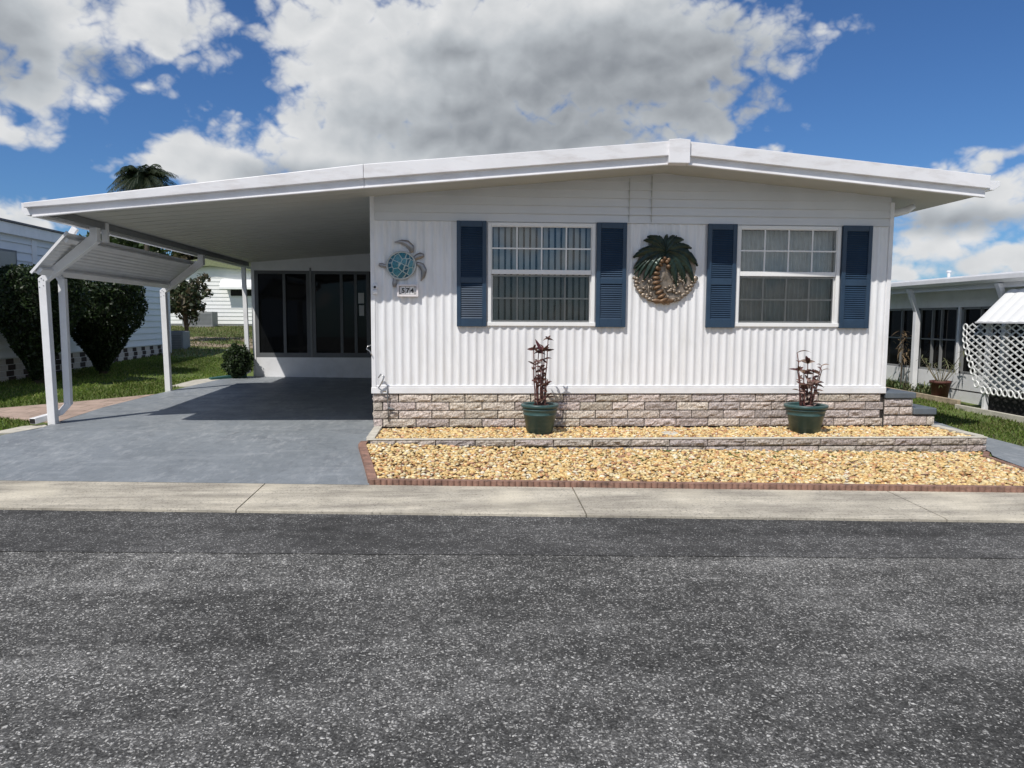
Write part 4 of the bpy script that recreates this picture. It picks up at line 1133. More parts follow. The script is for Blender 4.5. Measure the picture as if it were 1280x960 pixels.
def ac_unit(loc, sx_, sy_, sz_, label):
    t = thing('air_conditioner', loc, label, 'air conditioner'); x, y, z = loc
    m = MB(); m.box(x - sx_ / 2, x + sx_ / 2, y - sy_ / 2, y + sy_ / 2, z + .06, z + sz_); m.build('cabinet', M['grey'], t, bevel=.02)
    m = MB()
    for k in range(9): zz = z + .16 + (sz_ - .3) * k / 8; m.box(x - sx_ / 2 + .06, x + sx_ / 2 - .06, y - sy_ / 2 - .008, y - sy_ / 2 + .002, zz, zz + .02)
    m.build('grille', M['darkframe'], t)
    m = MB(); m.box(x - sx_ / 2 - .12, x + sx_ / 2 + .12, y - sy_ / 2 - .12, y + sy_ / 2 + .12, z - .1, z + .058); m.build('base_slab', M['cap'], t)
    m = MB(); m.lathe([(.001, sz_ + .02), (min(sx_, sy_) * .4, sz_ + .02), (min(sx_, sy_) * .42, sz_ - .01)], (x, y, z), 20); m.build('fan_guard', M['black'], t)
    return t
ac_unit((-13.75, 28.8, 1.08), 1.5, .8, .82, 'wide grey air conditioner cabinet against the back white house')
ac_unit((-9.42, 14.8, .44), .56, .60, .72, 'grey air conditioner beside the far corner of the left house')
# ------------------------------------------------------------------ vegetation
def leaves(name, centers, size, cols, parent=None, material=None, jitter=.6, elong=1.8, origin=(0, 0, 0)):
    n = len(centers); Cc = np.array(centers); d = nrng.normal(0, 1, (n, 3)); d /= np.linalg.norm(d, axis=1)[:, None]
    e = nrng.normal(0, 1, (n, 3)); e -= d * (e * d).sum(1)[:, None]; e /= np.linalg.norm(e, axis=1)[:, None]
    s = nrng.uniform(1 - jitter * .5, 1 + jitter * .5, n)[:, None] * size
    V = np.stack([Cc - d * s * elong * .5, Cc + e * s * .5, Cc + d * s * elong * .5, Cc - e * s * .5], 1)
    F = np.arange(4 * n).reshape(n, 4)
    c = np.array(cols)[nrng.integers(0, len(cols), n)] * nrng.uniform(.7, 1.3, (n, 1))
    return arrays_mesh(name, V.reshape(-1, 3), F, c, material or M['leaf'], origin, parent)
def hedge_tree(loc, rtop, h, label, n, k):
    t = thing('hedge_tree', loc, label, 'shrub', 'clipped cone shrubs by the left house'); x, y, z = loc
    pts_ = []
    while len(pts_) < n:
        q = rng.random() ** .75; a = rng.uniform(0, 6.283)
        prof = rtop * (.12 + .88 * min(1, (q / .62)) ** 1.15) * (1 if q < .82 else max(.0, 1 - ((q - .82) / .18) ** 3 * .45))
        bumpy = (1.07 if rng.random() < .03 else 1) + .24 * mnoise.noise((math.cos(a) * 1.6 + k * 7, math.sin(a) * 1.6, q * 3.2)) + .13 * mnoise.noise((math.cos(a) * 5, math.sin(a) * 5 + k, q * 9))
        rr = prof * bumpy * (1 - abs(rng.gauss(0, .10)) if rng.random() < .8 else rng.random() ** .5)
        pts_.append((rr * math.cos(a), rr * math.sin(a), .12 + (h - .12) * q + .06 * mnoise.noise((math.cos(a) * 3, math.sin(a) * 3, k)) * q))
    leaves('foliage', pts_, .036, [(.014, .030, .007), (.020, .042, .010), (.032, .058, .013)], t)
    m = MB(); m.tube([(x, y, z - .05), (x + .03, y, z + .5), (x, y + .02, z + 1.3)], [.09, .07, .04], 8); m.build('trunk', M['bark'], t, smooth=True)
    # dense twiggy core keeps the shrub opaque
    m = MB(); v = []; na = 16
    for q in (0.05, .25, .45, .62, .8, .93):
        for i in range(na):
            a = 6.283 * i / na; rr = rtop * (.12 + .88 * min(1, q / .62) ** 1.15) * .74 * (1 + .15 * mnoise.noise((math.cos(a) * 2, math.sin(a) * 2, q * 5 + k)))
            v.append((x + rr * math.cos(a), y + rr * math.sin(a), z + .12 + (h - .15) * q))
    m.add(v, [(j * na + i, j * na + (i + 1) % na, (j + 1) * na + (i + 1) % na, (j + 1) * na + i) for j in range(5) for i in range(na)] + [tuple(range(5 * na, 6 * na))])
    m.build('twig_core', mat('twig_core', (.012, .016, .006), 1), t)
hedge_tree((-8.10, 4.85, .30), .78, 2.22, 'dark cone-shaped clipped shrub nearer the road, left of the carport post', 16000, 1)
hedge_tree((-7.98, 7.0, .32), .88, 2.12, 'dark cone-shaped clipped shrub further back, right of the front post', 18000, 2)
# round bush by the sunroom corner
t = thing('round_bush', (-4.98, 6.75, .30), 'small round dark green bush beside the sunroom downspout', 'bush')
pts_ = []
while len(pts_) < 3600:
    d = Vector((rng.gauss(0, 1), rng.gauss(0, 1), rng.gauss(0, 1))).normalized(); rr = .29 * (1 + .32 * mnoise.noise(d * 2.4) + .16 * mnoise.noise(d * 6)) * (1.12 if rng.random() < .06 else 1) * (1 - abs(rng.gauss(0, .12)))
    if d.z * rr * 1.2 + .36 > .0: pts_.append((d.x * rr - .05, d.y * rr, .36 + d.z * rr * 1.2))
leaves('foliage', pts_, .034, [(.03, .055, .018), (.05, .085, .025), (.022, .04, .014)], t)
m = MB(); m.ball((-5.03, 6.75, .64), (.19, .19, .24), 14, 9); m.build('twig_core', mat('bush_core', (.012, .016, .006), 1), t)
m = MB(); m.tube([(-5.0, 6.75, .22), (-5.0, 6.75, .5)], .03, 6); m.build('trunk', M['bark'], t)
# loose leafy tree behind the left house corner
def loose_tree(name, loc, h, rad, n, size, cols, label, cat, grp=None, trunk_r=.06, base=.35, flat=1.0):
    t = thing(name, loc, label, cat, grp); x, y, z = loc; r_ = random.Random(int(abs(x * 91 + y * 17)))
    m = MB(); tips = []
    m.tube([(x, y, z - .1), (x + .03 * h, y, z + h * .3), (x, y + .02 * h, z + h * .6)], [trunk_r, trunk_r * .8, trunk_r * .5], 8)
    for k in range(11):
        a = k * 2.4; q = .3 + .65 * (k / 11); p0 = Vector((x, y, z + h * q * .62)); e = Vector((x + math.cos(a) * rad * r_.uniform(.5, .95), y + math.sin(a) * rad * r_.uniform(.5, .95), z + h * (base + (1 - base) * r_.uniform(.25, .98))))
        mid = p0.lerp(e, .5) + Vector((0, 0, .06 * h)); m.tube([p0, mid, e], [trunk_r * .45, trunk_r * .3, trunk_r * .12], 6); tips += [e, mid, p0.lerp(e, .8)]
    m.build('trunk', M['bark'], t, smooth=True)
    cl = []
    for e in tips:
        for _ in range(2): cl.append((e + Vector((r_.gauss(0, .2), r_.gauss(0, .2), r_.gauss(0, .14))) * rad, rad * r_.uniform(.16, .36)))
    pts_ = []
    for i in range(n):
        c, s = r_.choice(cl); pts_.append((c.x - x + r_.gauss(0, s * .5), c.y - y + r_.gauss(0, s * .5), c.z - z + r_.gauss(0, s * .42 * flat)))
    leaves('crown', pts_, size, cols, t); return t
loose_tree('small_tree', (-10.5, 18.3, .55), 2.55, .74, 2600, .10, [(.035, .05, .02), (.06, .08, .03), (.11, .09, .05)], 'loose small tree with bare gaps at the far end of the left house', 'tree')
GR = [(.03, .055, .018), (.05, .08, .025), (.022, .04, .014)]
loose_tree('broad_tree', (-29.8, 54, 1.0), 6.3, 2.2, 4200, .30, GR, 'distant rounded green tree seen between gutter and awning on the left', 'tree', trunk_r=.25)
loose_tree('broad_tree', (-26.5, 52, 1.0), 7.2, 3.2, 5200, .30, [(.05, .085, .02), (.08, .11, .03), (.04, .06, .02)], 'distant yellowish green tree behind the carport gutter, right of the other', 'tree', trunk_r=.25)
loose_tree('broad_tree', (-21.0, 50, 1.0), 6.6, 2.2, 3600, .28, [(.09, .08, .04), (.07, .08, .03), (.12, .09, .05)], 'distant brownish tree beside the back house roof', 'tree', trunk_r=.2)
# palm whose crown shows above the carport roof
def palm(loc, h, fl, nf, label, lean=(0.0, 0.0)):
    t = thing('palm_tree', loc, label, 'palm tree'); x, y, z = loc
    m = MB(); tp_ = (x + lean[0], y + lean[1], z + h)
    m.tube([(x, y, z - .2), (x + lean[0] * .3, y, z + h * .4), (x + lean[0] * .7, y, z + h * .8), tp_], [.20, .15, .13, .12], 10); m.build('trunk', M['bark'], t, smooth=True)
    V, C_ = [], []
    r_ = random.Random(nf)
    for k in range(nf):
        a = k * 2.39996; el = r_.uniform(-.35, 1.25); d = Vector((math.cos(a) * math.cos(el), math.sin(a) * math.cos(el), math.sin(el)))
        d = (d + Vector((-.22, 0, 0))).normalized() if el > .5 else d
        L = fl * r_.uniform(.8, 1.1); prev = None; col = (.020, .036, .014) if r_.random() < .6 else (.04, .055, .02)
        if el < -.05: col = (.055, .05, .025)
        for i in range(26):
            q = i / 25; p = Vector(tp_) + d * (L * q) - Vector((0, 0, 1)) * (L * .62 * q * q) + Vector((.10 * L * q * q, 0, 0))
            if prev is not None:
                tg = (p - prev).normalized(); s = tg.cross(Vector((0, 0, 1)));
                if s.length < .05: s = Vector((1, 0, 0))
                s.normalize()
                for sg_ in (-1, 1):
                    ln = L * .26 * math.sin(math.pi * (.12 + .80 * q)); e = p + s * sg_ * ln * .62 + tg * ln * .5 - Vector((0, 0, 1)) * ln * r_.uniform(.35, .75)
                    w_ = tg * .022; V.append([p - w_, p + w_, e + w_ * .3, e - w_ * .3]); C_.append(col)
                w_ = s * .018; V.append([prev - w_, prev + w_, p + w_, p - w_]); C_.append((.05, .06, .03))
            prev = p
    A = np.array([[tuple(q) for q in f] for f in V]).reshape(-1, 3) - np.array(loc)
    arrays_mesh('fronds', A, np.arange(len(A)).reshape(-1, 4), np.array(C_), M['leaf'], (0, 0, 0), t)
    return t
palm((-18.9, 35, 1.0), 8.55, 2.2, 110, 'tall palm tree whose windblown crown rises above the carport roof')
palm((-32.0, 58, 1.0), 5.9, 1.5, 30, 'small distant palm tree glimpsed under the carport gutter')

# ------------------------------------------------------------------ right neighbour
rn = thing('neighbour_house', (12, 5, .1), 'white neighbouring house with dark screened windows at the right edge', 'house', 'neighbouring houses')
RX = 9.2; RY0, RY1 = -8.0, 16.0
m = MB()
m.box(RX - .03, RX + .15, RY0, RY1, .33, .625); m.box(RX, RX + .15, RY0, RY1, 1.872, 2.16)
m.box(RX, RX + .10, RY0, RY1, 2.16, 2.35); m.box(RX - .02, RX + .15, RY0, 4.35, .0, .625)
m.box(RX + .15, 15.5, RY1 - .1, RY1, .0, 2.4); m.box(15.4, 15.5, RY0, RY1, 0, 2.4); m.box(RX + .1, 15.5, RY0 - .1, RY0, 0, 2.4)
m.build('wall', M['white'], rn)
m = MB(); m.box(RX + .12, RX + .2, RY0, RY1, .0, .33); m.build('skirting', M['olive'], rn)
m = MB(); m.box(RX - .02, RX + .02, RY0, RY1, .305, .335); m.build('sill_trim', M['white'], rn)
m = MB(); m.hexa([(RX - .35, RY0 - .3, 2.17), (RX + 3, RY0 - .3, 2.47), (RX + 3, RY1 + .3, 2.47), (RX - .35, RY1 + .3, 2.17), (RX - .35, RY0 - .3, 2.30), (RX + 3, RY0 - .3, 2.62), (RX + 3, RY1 + .3, 2.62), (RX - .35, RY1 + .3, 2.30)])
m.box(RX + 3, 15.8, RY0 - .3, RY1 + .3, 2.5, 2.62); m.build('roof', M['lap'], rn)
m = MB(); m.extrude([(RX - .35, 2.26), (RX - .44, 2.26), (RX - .48, 2.31), (RX - .48, 2.38), (RX - .35, 2.38)], lambda p, t: (p[0], t, p[1]), RY0 - .3, RY1 + .3); m.build('gutter', M['white'], rn, fix=True)
m = MB(); m.box(RX - .34, RX + .35, RY0 - .3, RY1 + .3, 2.385, 2.42); m.build('roof_edge', M['white'], rn)
def rwin(y0, y1, splits, horiz=True):
    m = MB(); z0, z1 = .627, 1.870
    for y in [y0, y1 - .05] + [s - .015 for s in splits]: m.box(RX + .01, RX + .06, y, y + (.05 if y in (y0, y1 - .05) else .03), z0, z1)
    m.box(RX + .01, RX + .059, y0, y1, z0, z0 + .04); m.box(RX + .01, RX + .059, y0, y1, z1 - .04, z1)
    if horiz: m.box(RX + .015, RX + .057, y0 + .05, y1 - .05, 1.235, 1.262)
    w = m.build('window', M['grey'], rn)
    m = MB(); m.box(RX + .065, RX + .07, y0 + .02, y1 - .02, z0 + .01, z1 - .01); m.build('pane', M['blackglass'], w)
for a, b, s in ((5.45, 6.55, [5.95]), (4.12, 5.35, [4.62, 4.9]), (2.9, 4.02, [3.5]), (1.6, 2.8, [2.2]), (.3, 1.5, [.9]), (6.7, 8.0, [7.3]), (8.1, 9.5, [8.8]), (-1.2, .2, [-.5])): rwin(a, b, s)
for y in (4.07, 5.40, 6.62, 2.85, 1.55):
    m = MB(); m.box(RX - .015, RX + .06, y - .03, y + .03, .626, 1.871); m.build('wall_stud', M['white'], rn)
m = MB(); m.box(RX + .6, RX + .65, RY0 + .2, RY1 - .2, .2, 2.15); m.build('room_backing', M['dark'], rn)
for y in (5.05, 2.55, .05):
    m = MB(); h = .05; v = []
    for px, pz, a in ((RX - .22, .14, 0), (RX - .22, 1.76, .03), (RX - .36, 2.12, .03), (RX - .40, 2.24, 0)):
        v += [(px - h, y - h, pz + a), (px + h, y - h, pz - a), (px + h, y + h, pz - a), (px - h, y + h, pz + a)]
    m.add(v, [(4 * i + k, 4 * i + (k + 1) % 4, 4 * i + 4 + (k + 1) % 4, 4 * i + 4 + k) for i in range(3) for k in range(4)] + [(3, 2, 1, 0), (12, 13, 14, 15)])
    m.build('post', M['white'], rn, fix=True, bevel=.004)
m = MB(); m.tube([(RX + .5, 5.2, 2.4), (RX + .5, 5.2, 2.60)], .03, 8); m.tube([(RX + .5, 5.2, 2.60), (RX + .5, 5.2, 2.63)], .045, 8); m.build('vent_pipe', M['white'], rn)
# awning with lattice skirt
lw = thing('lattice_porch', (8.6, 1.5, .1), 'white sloped awning with a diamond lattice screen on the right neighbouring house', 'porch awning')
m = MB(); v = []; YL0, YL1 = -2.0, 2.42; nn = 60
for x, z in ((8.88, 2.13), (8.35, 1.60)):
    for i in range(nn + 1): v.append((x, YL0 + (YL1 - YL0) * i / nn, z + (.006 if i % 3 else -.006)))
v += [(x + .006, y, z - .012) for x, y, z in v]
k = nn + 1
f = [(i, i + 1, k + i + 1, k + i) for i in range(nn)] + [(2 * k + i + 1, 2 * k + i, 3 * k + i, 3 * k + i + 1) for i in range(nn)] + [(k + i, k + i + 1, 3 * k + i + 1, 3 * k + i) for i in range(nn)] + [(0, k, 3 * k, 2 * k), (nn, 2 * k + nn, 3 * k + nn, k + nn)]
m.add(v, f); m.build('awning_sheet', M['backwhite'], lw, fix=True)
m = MB(); m.box(8.335, 8.36, YL0, YL1, 1.575, 1.60); m.build('awning_trim', M['white'], lw)
LZ0, LZ1, LXP = .50, 1.57, 8.42
def lat_left(z): return interp(z, [(.5, 2.36), (1.25, 2.74), (1.57, 2.74)])
def clip_strip(y0, z0, y1, z1):
    out = []; n = 160
    for i in range(n + 1):
        t = i / n; y, z = y0 + (y1 - y0) * t, z0 + (z1 - z0) * t
        if LZ0 <= z <= LZ1 and YL0 <= y <= lat_left(z): out.append((y, z))
    return (out[0], out[-1]) if len(out) > 2 else None
m = MB(); pitch = .20
for s_, xo in ((1, 0), (-1, .009)):
    y = -5.5
    while y < 7:
        c = clip_strip(y, .3, y + s_ * 2.73, 1.8)
        if c: m.bar((LXP + xo, c[0][0], c[0][1]), (LXP + xo, c[1][0], c[1][1]), .025, .006, up=(1, 0, 0))
        y += pitch
m.build('lattice_panel', M['backwhite'], lw)
m = MB()
def ring(y, z): m.tube([(LXP + .004, y + .052 * math.cos(6.283 * i / 12), z + .052 * math.sin(6.283 * i / 12)) for i in range(13)], .013, 6, cap=False)
y = YL0
while y < 2.36: ring(y, .475); y += .125
for z in np.arange(.56, 1.56, .105): ring(lat_left(z) + .03, z)
m.build('scallop_border', M['backwhite'], lw)
for y in (2.22, .40):
    m = MB(); m.box(LXP + .02, LXP + .09, y, y + .07, .05, 1.6); m.build('post', M['white'], lw, bevel=.005)
m = MB(); m.box(LXP + .1, RX - .03, -2, 2.4, .02, .46); m.build('porch_floor', M['dark'], lw)
ed = MB()
def plank(y0, y1, x, col=None): ed.box(x, x + .05, y0, y1, .05, .05 + .14 + gz(x, y0) - .05)
ed.hexa([(8.62, 6.6, .0), (8.68, 6.6, .0), (8.72, 3.2, .0), (8.66, 3.2, .0), (8.62, 6.6, .24), (8.68, 6.6, .24), (8.72, 3.2, .205), (8.66, 3.2, .205)])
tag(ed.build('timber_edging', M['plank'], bevel=.008), 'weathered tan timber edging along the bed of the right house', 'edging')
ed = MB(); ed.hexa([(8.40, 2.9, .0), (8.45, 2.9, .0), (8.40, -3.0, .0), (8.35, -3.0, .0), (8.40, 2.9, .17), (8.45, 2.9, .17), (8.40, -3.0, .14), (8.35, -3.0, .14)])
tag(ed.build('concrete_edging', M['cap'], bevel=.008), 'pale concrete edging strip on the grass beneath the lattice', 'edging')
t = thing('potted_shrub', (8.82, 3.95, .14), 'dark terracotta pot with spiky bare stems against the right neighbouring house', 'potted plant')
m = MB(); m.lathe([(.001, 0), (.13, 0), (.17, .30), (.185, .30), (.185, .35), (.16, .35), (.15, .25), (.001, .25)], (8.82, 3.95, .14), 20); m.build('pot', M['rust'], t, smooth=True)
m = MB(); lv = MB()
for k in range(13):
    a = k * 2.4; L = rng.uniform(.35, .75); e = (8.82 + math.cos(a) * L * .45, 3.95 + math.sin(a) * L * .6, .44 + L * rng.uniform(.5, .9)); m.tube([(8.82, 3.95, .38), e], [.010, .004], 5)
    for _ in range(6): leaf(lv, e, (rng.gauss(0, 1), rng.gauss(0, 1), rng.gauss(.2, .6)), .13, .02, .3, (.14, .15, .07))
for k in range(40): leaf(lv, (8.82 + rng.gauss(0, .08), 3.95 + rng.gauss(0, .08), .42), (rng.gauss(0, 1), rng.gauss(0, 1), .8), .2, .022, .6, (.10, .13, .05))
m.build('stem', mat('dry_stem', (.22, .19, .13), .8), t); lv.build('foliage', M['leaf'], t)
# strappy weeds
t = thing('strappy_plant', (8.85, 5.2, .15), 'clump of long strappy green leaves at the foot of the right house post', 'plant')
lv = MB()
for k in range(150):
    yb_ = 5.2 + rng.gauss(0, .55); a = rng.uniform(0, 6.28)
    leaf(lv, (8.86 + rng.gauss(0, .07), yb_, .14), (math.cos(a) * .6, math.sin(a) * .6, rng.uniform(.6, 1.8)), rng.uniform(.25, .62), .024, rng.uniform(.3, .9), jit(rng.choice([(.06, .11, .03), (.10, .14, .05), (.16, .17, .07)])))
lv.build('foliage', M['leaf'], t)
m = MB()
for k in range(4): y = 5.15 + rng.gauss(0, .15); m.tube([(8.86, y, .15), (8.85, y + rng.gauss(0, .06), .15 + rng.uniform(.5, .95))], [.008, .004], 5)
m.build('stem', M['bark'], t)
t = thing('dry_plant', (8.95, 5.35, .15), 'tall dry tan leafy stalk in front of the right house windows', 'plant'); lv = MB()
for k in range(46): leaf(lv, (8.95 + rng.gauss(0, .05), 5.42 + rng.gauss(0, .10), .75 + rng.random() * .65), (rng.gauss(0, .5), rng.gauss(0, .5), rng.uniform(-.6, .9)), .18, .03, .6, (.20, .14, .08))
lv.build('foliage', M['leaf'], t); m = MB(); m.tube([(8.95, 5.42, .12), (8.95, 5.42, 1.35)], .012, 6); m.build('stem', M['bark'], t)
# splash block, tap on pad
m = MB(); m.hexa([(-5.55, 6.45, .29), (-5.45, 6.30, .29), (-4.86, 6.82, .30), (-4.96, 6.98, .30), (-5.55, 6.45, .34), (-5.45, 6.30, .34), (-4.86, 6.82, .40), (-4.96, 6.98, .40)])
tag(m.build('splash_block', M['greensplash'], bevel=.01), 'green plastic splash block under the sunroom downspout', 'splash block')

# ------------------------------------------------------------------ grass
def grass(name, regions, hmin, hmax, wid, cols):
    P = []
    for (poly, n) in regions:
        xs_ = [p[0] for p in poly]; ys_ = [p[1] for p in poly]; k = 0
        while k < n:
            x, y = rng.uniform(min(xs_), max(xs_)), rng.uniform(min(ys_), max(ys_)); ins = False
            for (ax, ay), (bx_, by_) in zip(poly, poly[1:] + poly[:1]):
                if (ay > y) != (by_ > y) and x < (bx_ - ax) * (y - ay) / (by_ - ay) + ax: ins = not ins
            if not ins: continue
            k += 1
            if -5.80 < x < -5.2 and 4.95 < y < 6.9: continue
            if mnoise.noise((x * .8, y * .5, 3)) + .35 * mnoise.noise((x * 3, y * 3, 1)) < -.42 and rng.random() < .8: continue
            P.append((x, y, gz(x, y) - .022))
    n = len(P); P = np.array(P); a = nrng.uniform(0, 6.283, n); h = nrng.uniform(hmin, hmax, n); w = nrng.uniform(.6, 1.2, n) * wid
    lean = nrng.normal(0, .5, (n, 2)) * h[:, None]
    s = np.stack([np.cos(a) * w, np.sin(a) * w, np.zeros(n)], 1)
    mid = P + np.stack([lean[:, 0] * .35, lean[:, 1] * .35, h * .6], 1); tip = P + np.stack([lean[:, 0], lean[:, 1], h], 1)
    V = np.stack([P - s, P + s, mid + s * .8, tip, mid - s * .8], 1)
    c = np.array(cols)[nrng.integers(0, len(cols), n)] * nrng.uniform(.75, 1.25, (n, 1))
    patch = np.array([.8 + .5 * mnoise.noise((x * .6, y * .4, 8)) for x, y, _ in P])[:, None]
    return struct(arrays_mesh(name, V.reshape(-1, 3), np.arange(5 * n).reshape(n, 5), c * patch, M['blade']), 'stuff')
GC = [(.16, .26, .035), (.22, .32, .055), (.11, .19, .028), (.30, .33, .10)]
GD = [(.17, .21, .05), (.24, .23, .08), (.34, .27, .15), (.13, .19, .04)]
grass('side_lawn_grass', [([(-8.8, 1.5), (-6.85, 1.62), (-6.15, 2.70), (-5.55, 3.75), (-5.50, 5.0), (-5.30, 6.9), (-5.0, 12), (-9.0, 12)], 34000),
                          ([(-9.0, -1.7), (-7.0, -1.5), (-6.1, -.95), (-5.7, -.5), (-5.62, .5), (-6.3, .74), (-9.0, .70)], 9000)], .022, .060, .0075, GC)
grass('back_yard_grass', [([(-9.4, 12), (-5.0, 12), (-6, 29.5), (-18, 29.5)], 20000)], .03, .08, .013, GD)
grass('right_lawn_grass', [([(7.0, -1.6), (6.90, -.7), (6.98, .5), (7.12, 1.4), (6.25, 1.45), (6.2, 6.0), (6.2, 12), (9.0, 12), (8.62, 6.6), (8.64, 3), (8.52, -2.5)], 30000)], .022, .055, .0075, GC + [(.16, .15, .06)])

# ------------------------------------------------------------------ world, sun, camera
sun_dir = Vector((-.42, -.59, 1.0)).normalized()      # towards the sun
elev = math.asin(sun_dir.z); azim = math.atan2(sun_dir.x, sun_dir.y)
w = bpy.data.worlds.new('World'); SC.world = w; w.use_nodes = True; nt = w.node_tree
bg = nt.nodes['Background']; out = nt.nodes['World Output']
sky = N(nt, 'ShaderNodeTexSky', sky_type='NISHITA', sun_disc=False, sun_elevation=elev, sun_rotation=azim, air_density=1.0, dust_density=.3, ozone_density=2.5)
tc = N(nt, 'ShaderNodeTexCoord'); sp_ = N(nt, 'ShaderNodeSeparateXYZ'); nrmz = N(nt, 'ShaderNodeVectorMath', operation='NORMALIZE')
nt.links.new(tc.outputs['Generated'], nrmz.inputs[0]); nt.links.new(nrmz.outputs[0], sp_.inputs[0])
DEG = 180 / math.pi
az = math_n(nt, 'MULTIPLY', math_n(nt, 'ARCTAN2', sp_.outputs[0], sp_.outputs[1]), DEG)
el = math_n(nt, 'MULTIPLY', math_n(nt, 'ARCSINE', sp_.outputs[2]), DEG)
cv = N(nt, 'ShaderNodeCombineXYZ'); nt.links.new(math_n(nt, 'MULTIPLY', az, .115), cv.inputs[0]); nt.links.new(math_n(nt, 'MULTIPLY', el, .145), cv.inputs[1])
# (azimuth, elevation, half-width, half-height, strength), degrees
CLOUDS = [(-29, 18.5, 8.0, 4.6, 1), (-21.6, 19.4, 5.4, 3.0, 1.0), (-29, 14.3, 4.6, 2.2, .9), (-31, 11.4, 3.4, 1.3, .8), (-31.5, 6.4, 4.5, 2.0, .8), (-23, 15.3, 2.2, .9, .4),
          (-9.0, 19.0, 6.0, 5.2, 1.1), (-8.6, 14.6, 5.6, 3.6, 1), (-1.8, 18.0, 10.0, 6.2, 1.2), (8.0, 19.6, 12.5, 6.0, 1.2), (-17.8, 10.9, 6.4, 2.0, 1), (-22.0, 10.6, 3.2, 1.2, .8), (-10.1, 12.2, 8.7, 3.2, 1.1), (1.9, 12.9, 14.6, 3.6, 1.2),
          (15.5, 19.6, 7.6, 4.2, 1.15), (20.8, 19.7, 5.5, 2.6, .85), (25.0, 19.4, 5.0, 1.5, .5), (16.4, 15.2, 5.0, 3.2, 1.0), (19.6, 16.9, 3.4, 1.4, .6), (21.8, 12.0, 3.0, 1.1, .55),
          (35.6, 8.0, 8.0, 2.8, .9), (32.9, 5.2, 7.0, 1.9, .7), (38.0, 4.0, 5.0, 2.0, .85), (30.0, 3.2, 6, 1.4, .6), (37, 10.6, 4, 1.2, .5),
          (75, 30, 20, 8, 1), (-80, 32, 20, 8, 1), (20, 45, 25, 9, 1), (-40, 48, 20, 8, 1), (150, 9, 36, 11, 1), (-160, 10, 36, 11, 1), (-165, 38, 26, 11, 1), (165, 32, 26, 11, 1), (115, 42, 26, 11, 1), (-120, 22, 24, 9, 1)]  # unseen clouds behind the camera, added for white fill and paler window reflections
DARK = [(11.0, 16.6, 11.5, 3.8, 1.25), (3.2, 14.2, 11.5, 2.4, 1.1), (-31.5, 16.3, 3.6, 3.6, 1), (-11.5, 10.4, 9.3, 1.3, .7), (-1.0, 19.2, 5.2, 1.6, .7), (-26.0, 16.2, 2.9, 1.3, .7), (34.2, 6.6, 5.2, 1.1, .8), (12, 12.6, 6, 1.2, .5)]
def nnoise(vec, scale, detail, rough, dist=0.0):
    n = N(nt, 'ShaderNodeTexNoise'); n.inputs['Scale'].default_value = scale; n.inputs['Detail'].default_value = detail
    n.inputs['Roughness'].default_value = rough; n.inputs['Distortion'].default_value = dist
    nt.links.new(vec, n.inputs['Vector']); return math_n(nt, 'SUBTRACT', n.outputs['Fac'], .5)
def billow(vec, scale):
    # folded noise octaves give the rounded cauliflower bumps of cumulus
    acc = None; amp = 1.0
    for o_ in range(4):
        t = math_n(nt, 'MULTIPLY', math_n(nt, 'ABSOLUTE', nnoise(vec, scale, 0, .5, .35)), 3.2 * amp)
        acc = t if acc is None else math_n(nt, 'ADD', acc, t); scale *= 2.05; amp *= .50
    return math_n(nt, 'MULTIPLY', math_n(nt, 'SUBTRACT', acc, .62), .62)
def height(vec):
    return math_n(nt, 'ADD', billow(vec, 2.6), math_n(nt, 'MULTIPLY', nnoise(vec, 5.0, 6, .58, .2), .45))
off = N(nt, 'ShaderNodeVectorMath', operation='ADD'); off.inputs[1].default_value = (-.05, .10, 0); nt.links.new(cv.outputs[0], off.inputs[0])
def field(blobs):
    acc = None
    for (a0, e0, ra, re_, wt) in blobs:
        da = math_n(nt, 'DIVIDE', math_n(nt, 'SUBTRACT', az, a0), ra); de = math_n(nt, 'DIVIDE', math_n(nt, 'SUBTRACT', el, e0), re_)
        q = math_n(nt, 'SQRT', math_n(nt, 'ADD', math_n(nt, 'MULTIPLY', da, da), math_n(nt, 'MULTIPLY', de, de)))
        q = math_n(nt, 'SUBTRACT', wt, q)
        if acc is None: acc = q
        else:
            s = N(nt, 'ShaderNodeMath', operation='SMOOTH_MAX'); nt.links.new(acc, s.inputs[0]); nt.links.new(q, s.inputs[1]); s.inputs[2].default_value = .25; acc = s.outputs[0]
    return math_n(nt, 'MAXIMUM', acc, -2.0)
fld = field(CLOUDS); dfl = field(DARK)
h0 = height(cv.outputs[0])
def soft(vec): return math_n(nt, 'ADD', math_n(nt, 'MULTIPLY', math_n(nt, 'ABSOLUTE', nnoise(vec, 2.2, 1, .4, .3)), 2.0), math_n(nt, 'MULTIPLY', nnoise(vec, 4.5, 3, .45, .2), .5))
s0, s1 = soft(cv.outputs[0]), soft(off.outputs[0])
low = nnoise(cv.outputs[0], 1.1, 5, .5, .3)
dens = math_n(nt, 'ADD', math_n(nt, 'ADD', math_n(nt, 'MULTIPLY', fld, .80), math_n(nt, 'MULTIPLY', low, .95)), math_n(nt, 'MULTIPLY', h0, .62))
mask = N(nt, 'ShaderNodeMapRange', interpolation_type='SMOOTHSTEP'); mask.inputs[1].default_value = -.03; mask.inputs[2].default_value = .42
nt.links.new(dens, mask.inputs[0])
belly = N(nt, 'ShaderNodeMapRange', interpolation_type='SMOOTHSTEP'); belly.inputs[1].default_value = -.55; belly.inputs[2].default_value = .75
nt.links.new(math_n(nt, 'ADD', dfl, math_n(nt, 'MULTIPLY', nnoise(cv.outputs[0], 1.5, 4, .5), 1.3)), belly.inputs[0])
relief = math_n(nt, 'MULTIPLY', math_n(nt, 'SUBTRACT', s0, s1), .26)
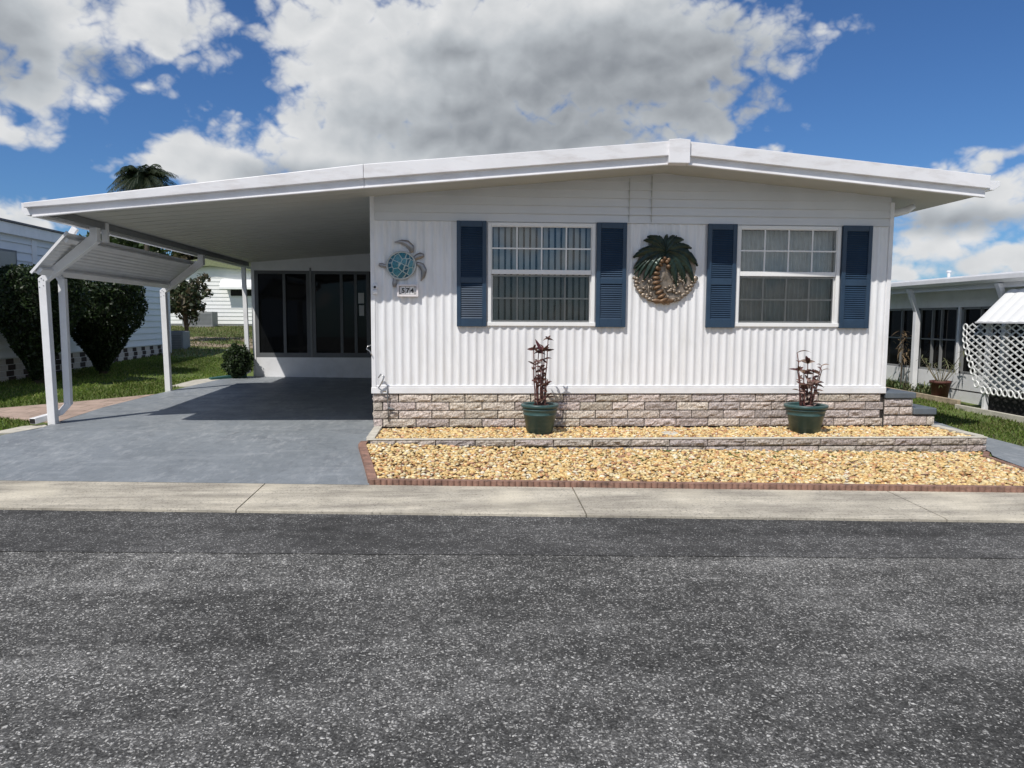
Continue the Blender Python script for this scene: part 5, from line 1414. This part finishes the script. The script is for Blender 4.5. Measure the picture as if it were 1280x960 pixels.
edge = N(nt, 'ShaderNodeMapRange'); edge.inputs[1].default_value = .0; edge.inputs[2].default_value = .9; edge.inputs[3].default_value = .12; edge.inputs[4].default_value = -.04
nt.links.new(dens, edge.inputs[0])
lum = math_n(nt, 'ADD', math_n(nt, 'ADD', math_n(nt, 'SUBTRACT', .86, math_n(nt, 'MULTIPLY', belly.outputs[0], .50)), relief), edge.outputs[0])
ccol = ramp(nt, math_n(nt, 'MULTIPLY', lum, 1.0, True), [(0.0, (.22, .245, .28)), (.30, (.36, .39, .43)), (.62, (.62, .66, .70)), (1.0, (.97, .98, .99))])
# scale of the sky relative to the clouds
skyc = mix(nt, sky.outputs[0], (.40, .63, .93), 1.0, 'MULTIPLY')
SKY_K = .10
cl = N(nt, 'ShaderNodeVectorMath', operation='SCALE'); nt.links.new(ccol, cl.inputs[0]); cl.inputs[3].default_value = .80 / SKY_K
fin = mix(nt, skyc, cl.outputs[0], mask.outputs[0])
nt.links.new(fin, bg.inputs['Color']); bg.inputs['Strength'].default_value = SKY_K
w.cycles.sampling_method = 'AUTOMATIC'

L = bpy.data.lights.new('sun', 'SUN'); L.energy = 4.2; L.angle = R(.53); L.color = (1.0, .96, .90)
so = bpy.data.objects.new('sun', L); COL.objects.link(so); so.location = sun_dir * 60
so.rotation_euler = sun_dir.to_track_quat('Z', 'Y').to_euler()

cam = bpy.data.cameras.new('camera'); co = bpy.data.objects.new('camera', cam); COL.objects.link(co); SC.camera = co
yaw, pitch, roll = R(3.2), R(5.06), R(.30)
fw = Vector((math.sin(yaw) * math.cos(pitch), math.cos(yaw) * math.cos(pitch), -math.sin(pitch)))
r0 = Vector((math.cos(yaw), -math.sin(yaw), 0)); u0 = r0.cross(fw)
Rr = math.cos(roll) * r0 + math.sin(roll) * u0; U = -math.sin(roll) * r0 + math.cos(roll) * u0
mtx = Matrix((Rr, U, -fw)).transposed().to_4x4(); mtx.translation = Vector((0, -9.3, 1.6)); co.matrix_world = mtx
cam.sensor_fit = 'HORIZONTAL'; cam.sensor_width = 36; cam.lens = 36 * 914 / 1280
cam.clip_start = .05; cam.clip_end = 10000
SC.view_settings.view_transform = 'Standard'; SC.view_settings.look = 'None'; SC.view_settings.gamma = 1; SC.view_settings.exposure = 0.0
SC.view_settings.use_curve_mapping = False
SC.render.resolution_x = 1024; SC.render.resolution_y = 768
SC.cycles.max_bounces = 6; SC.cycles.transparent_max_bounces = 10
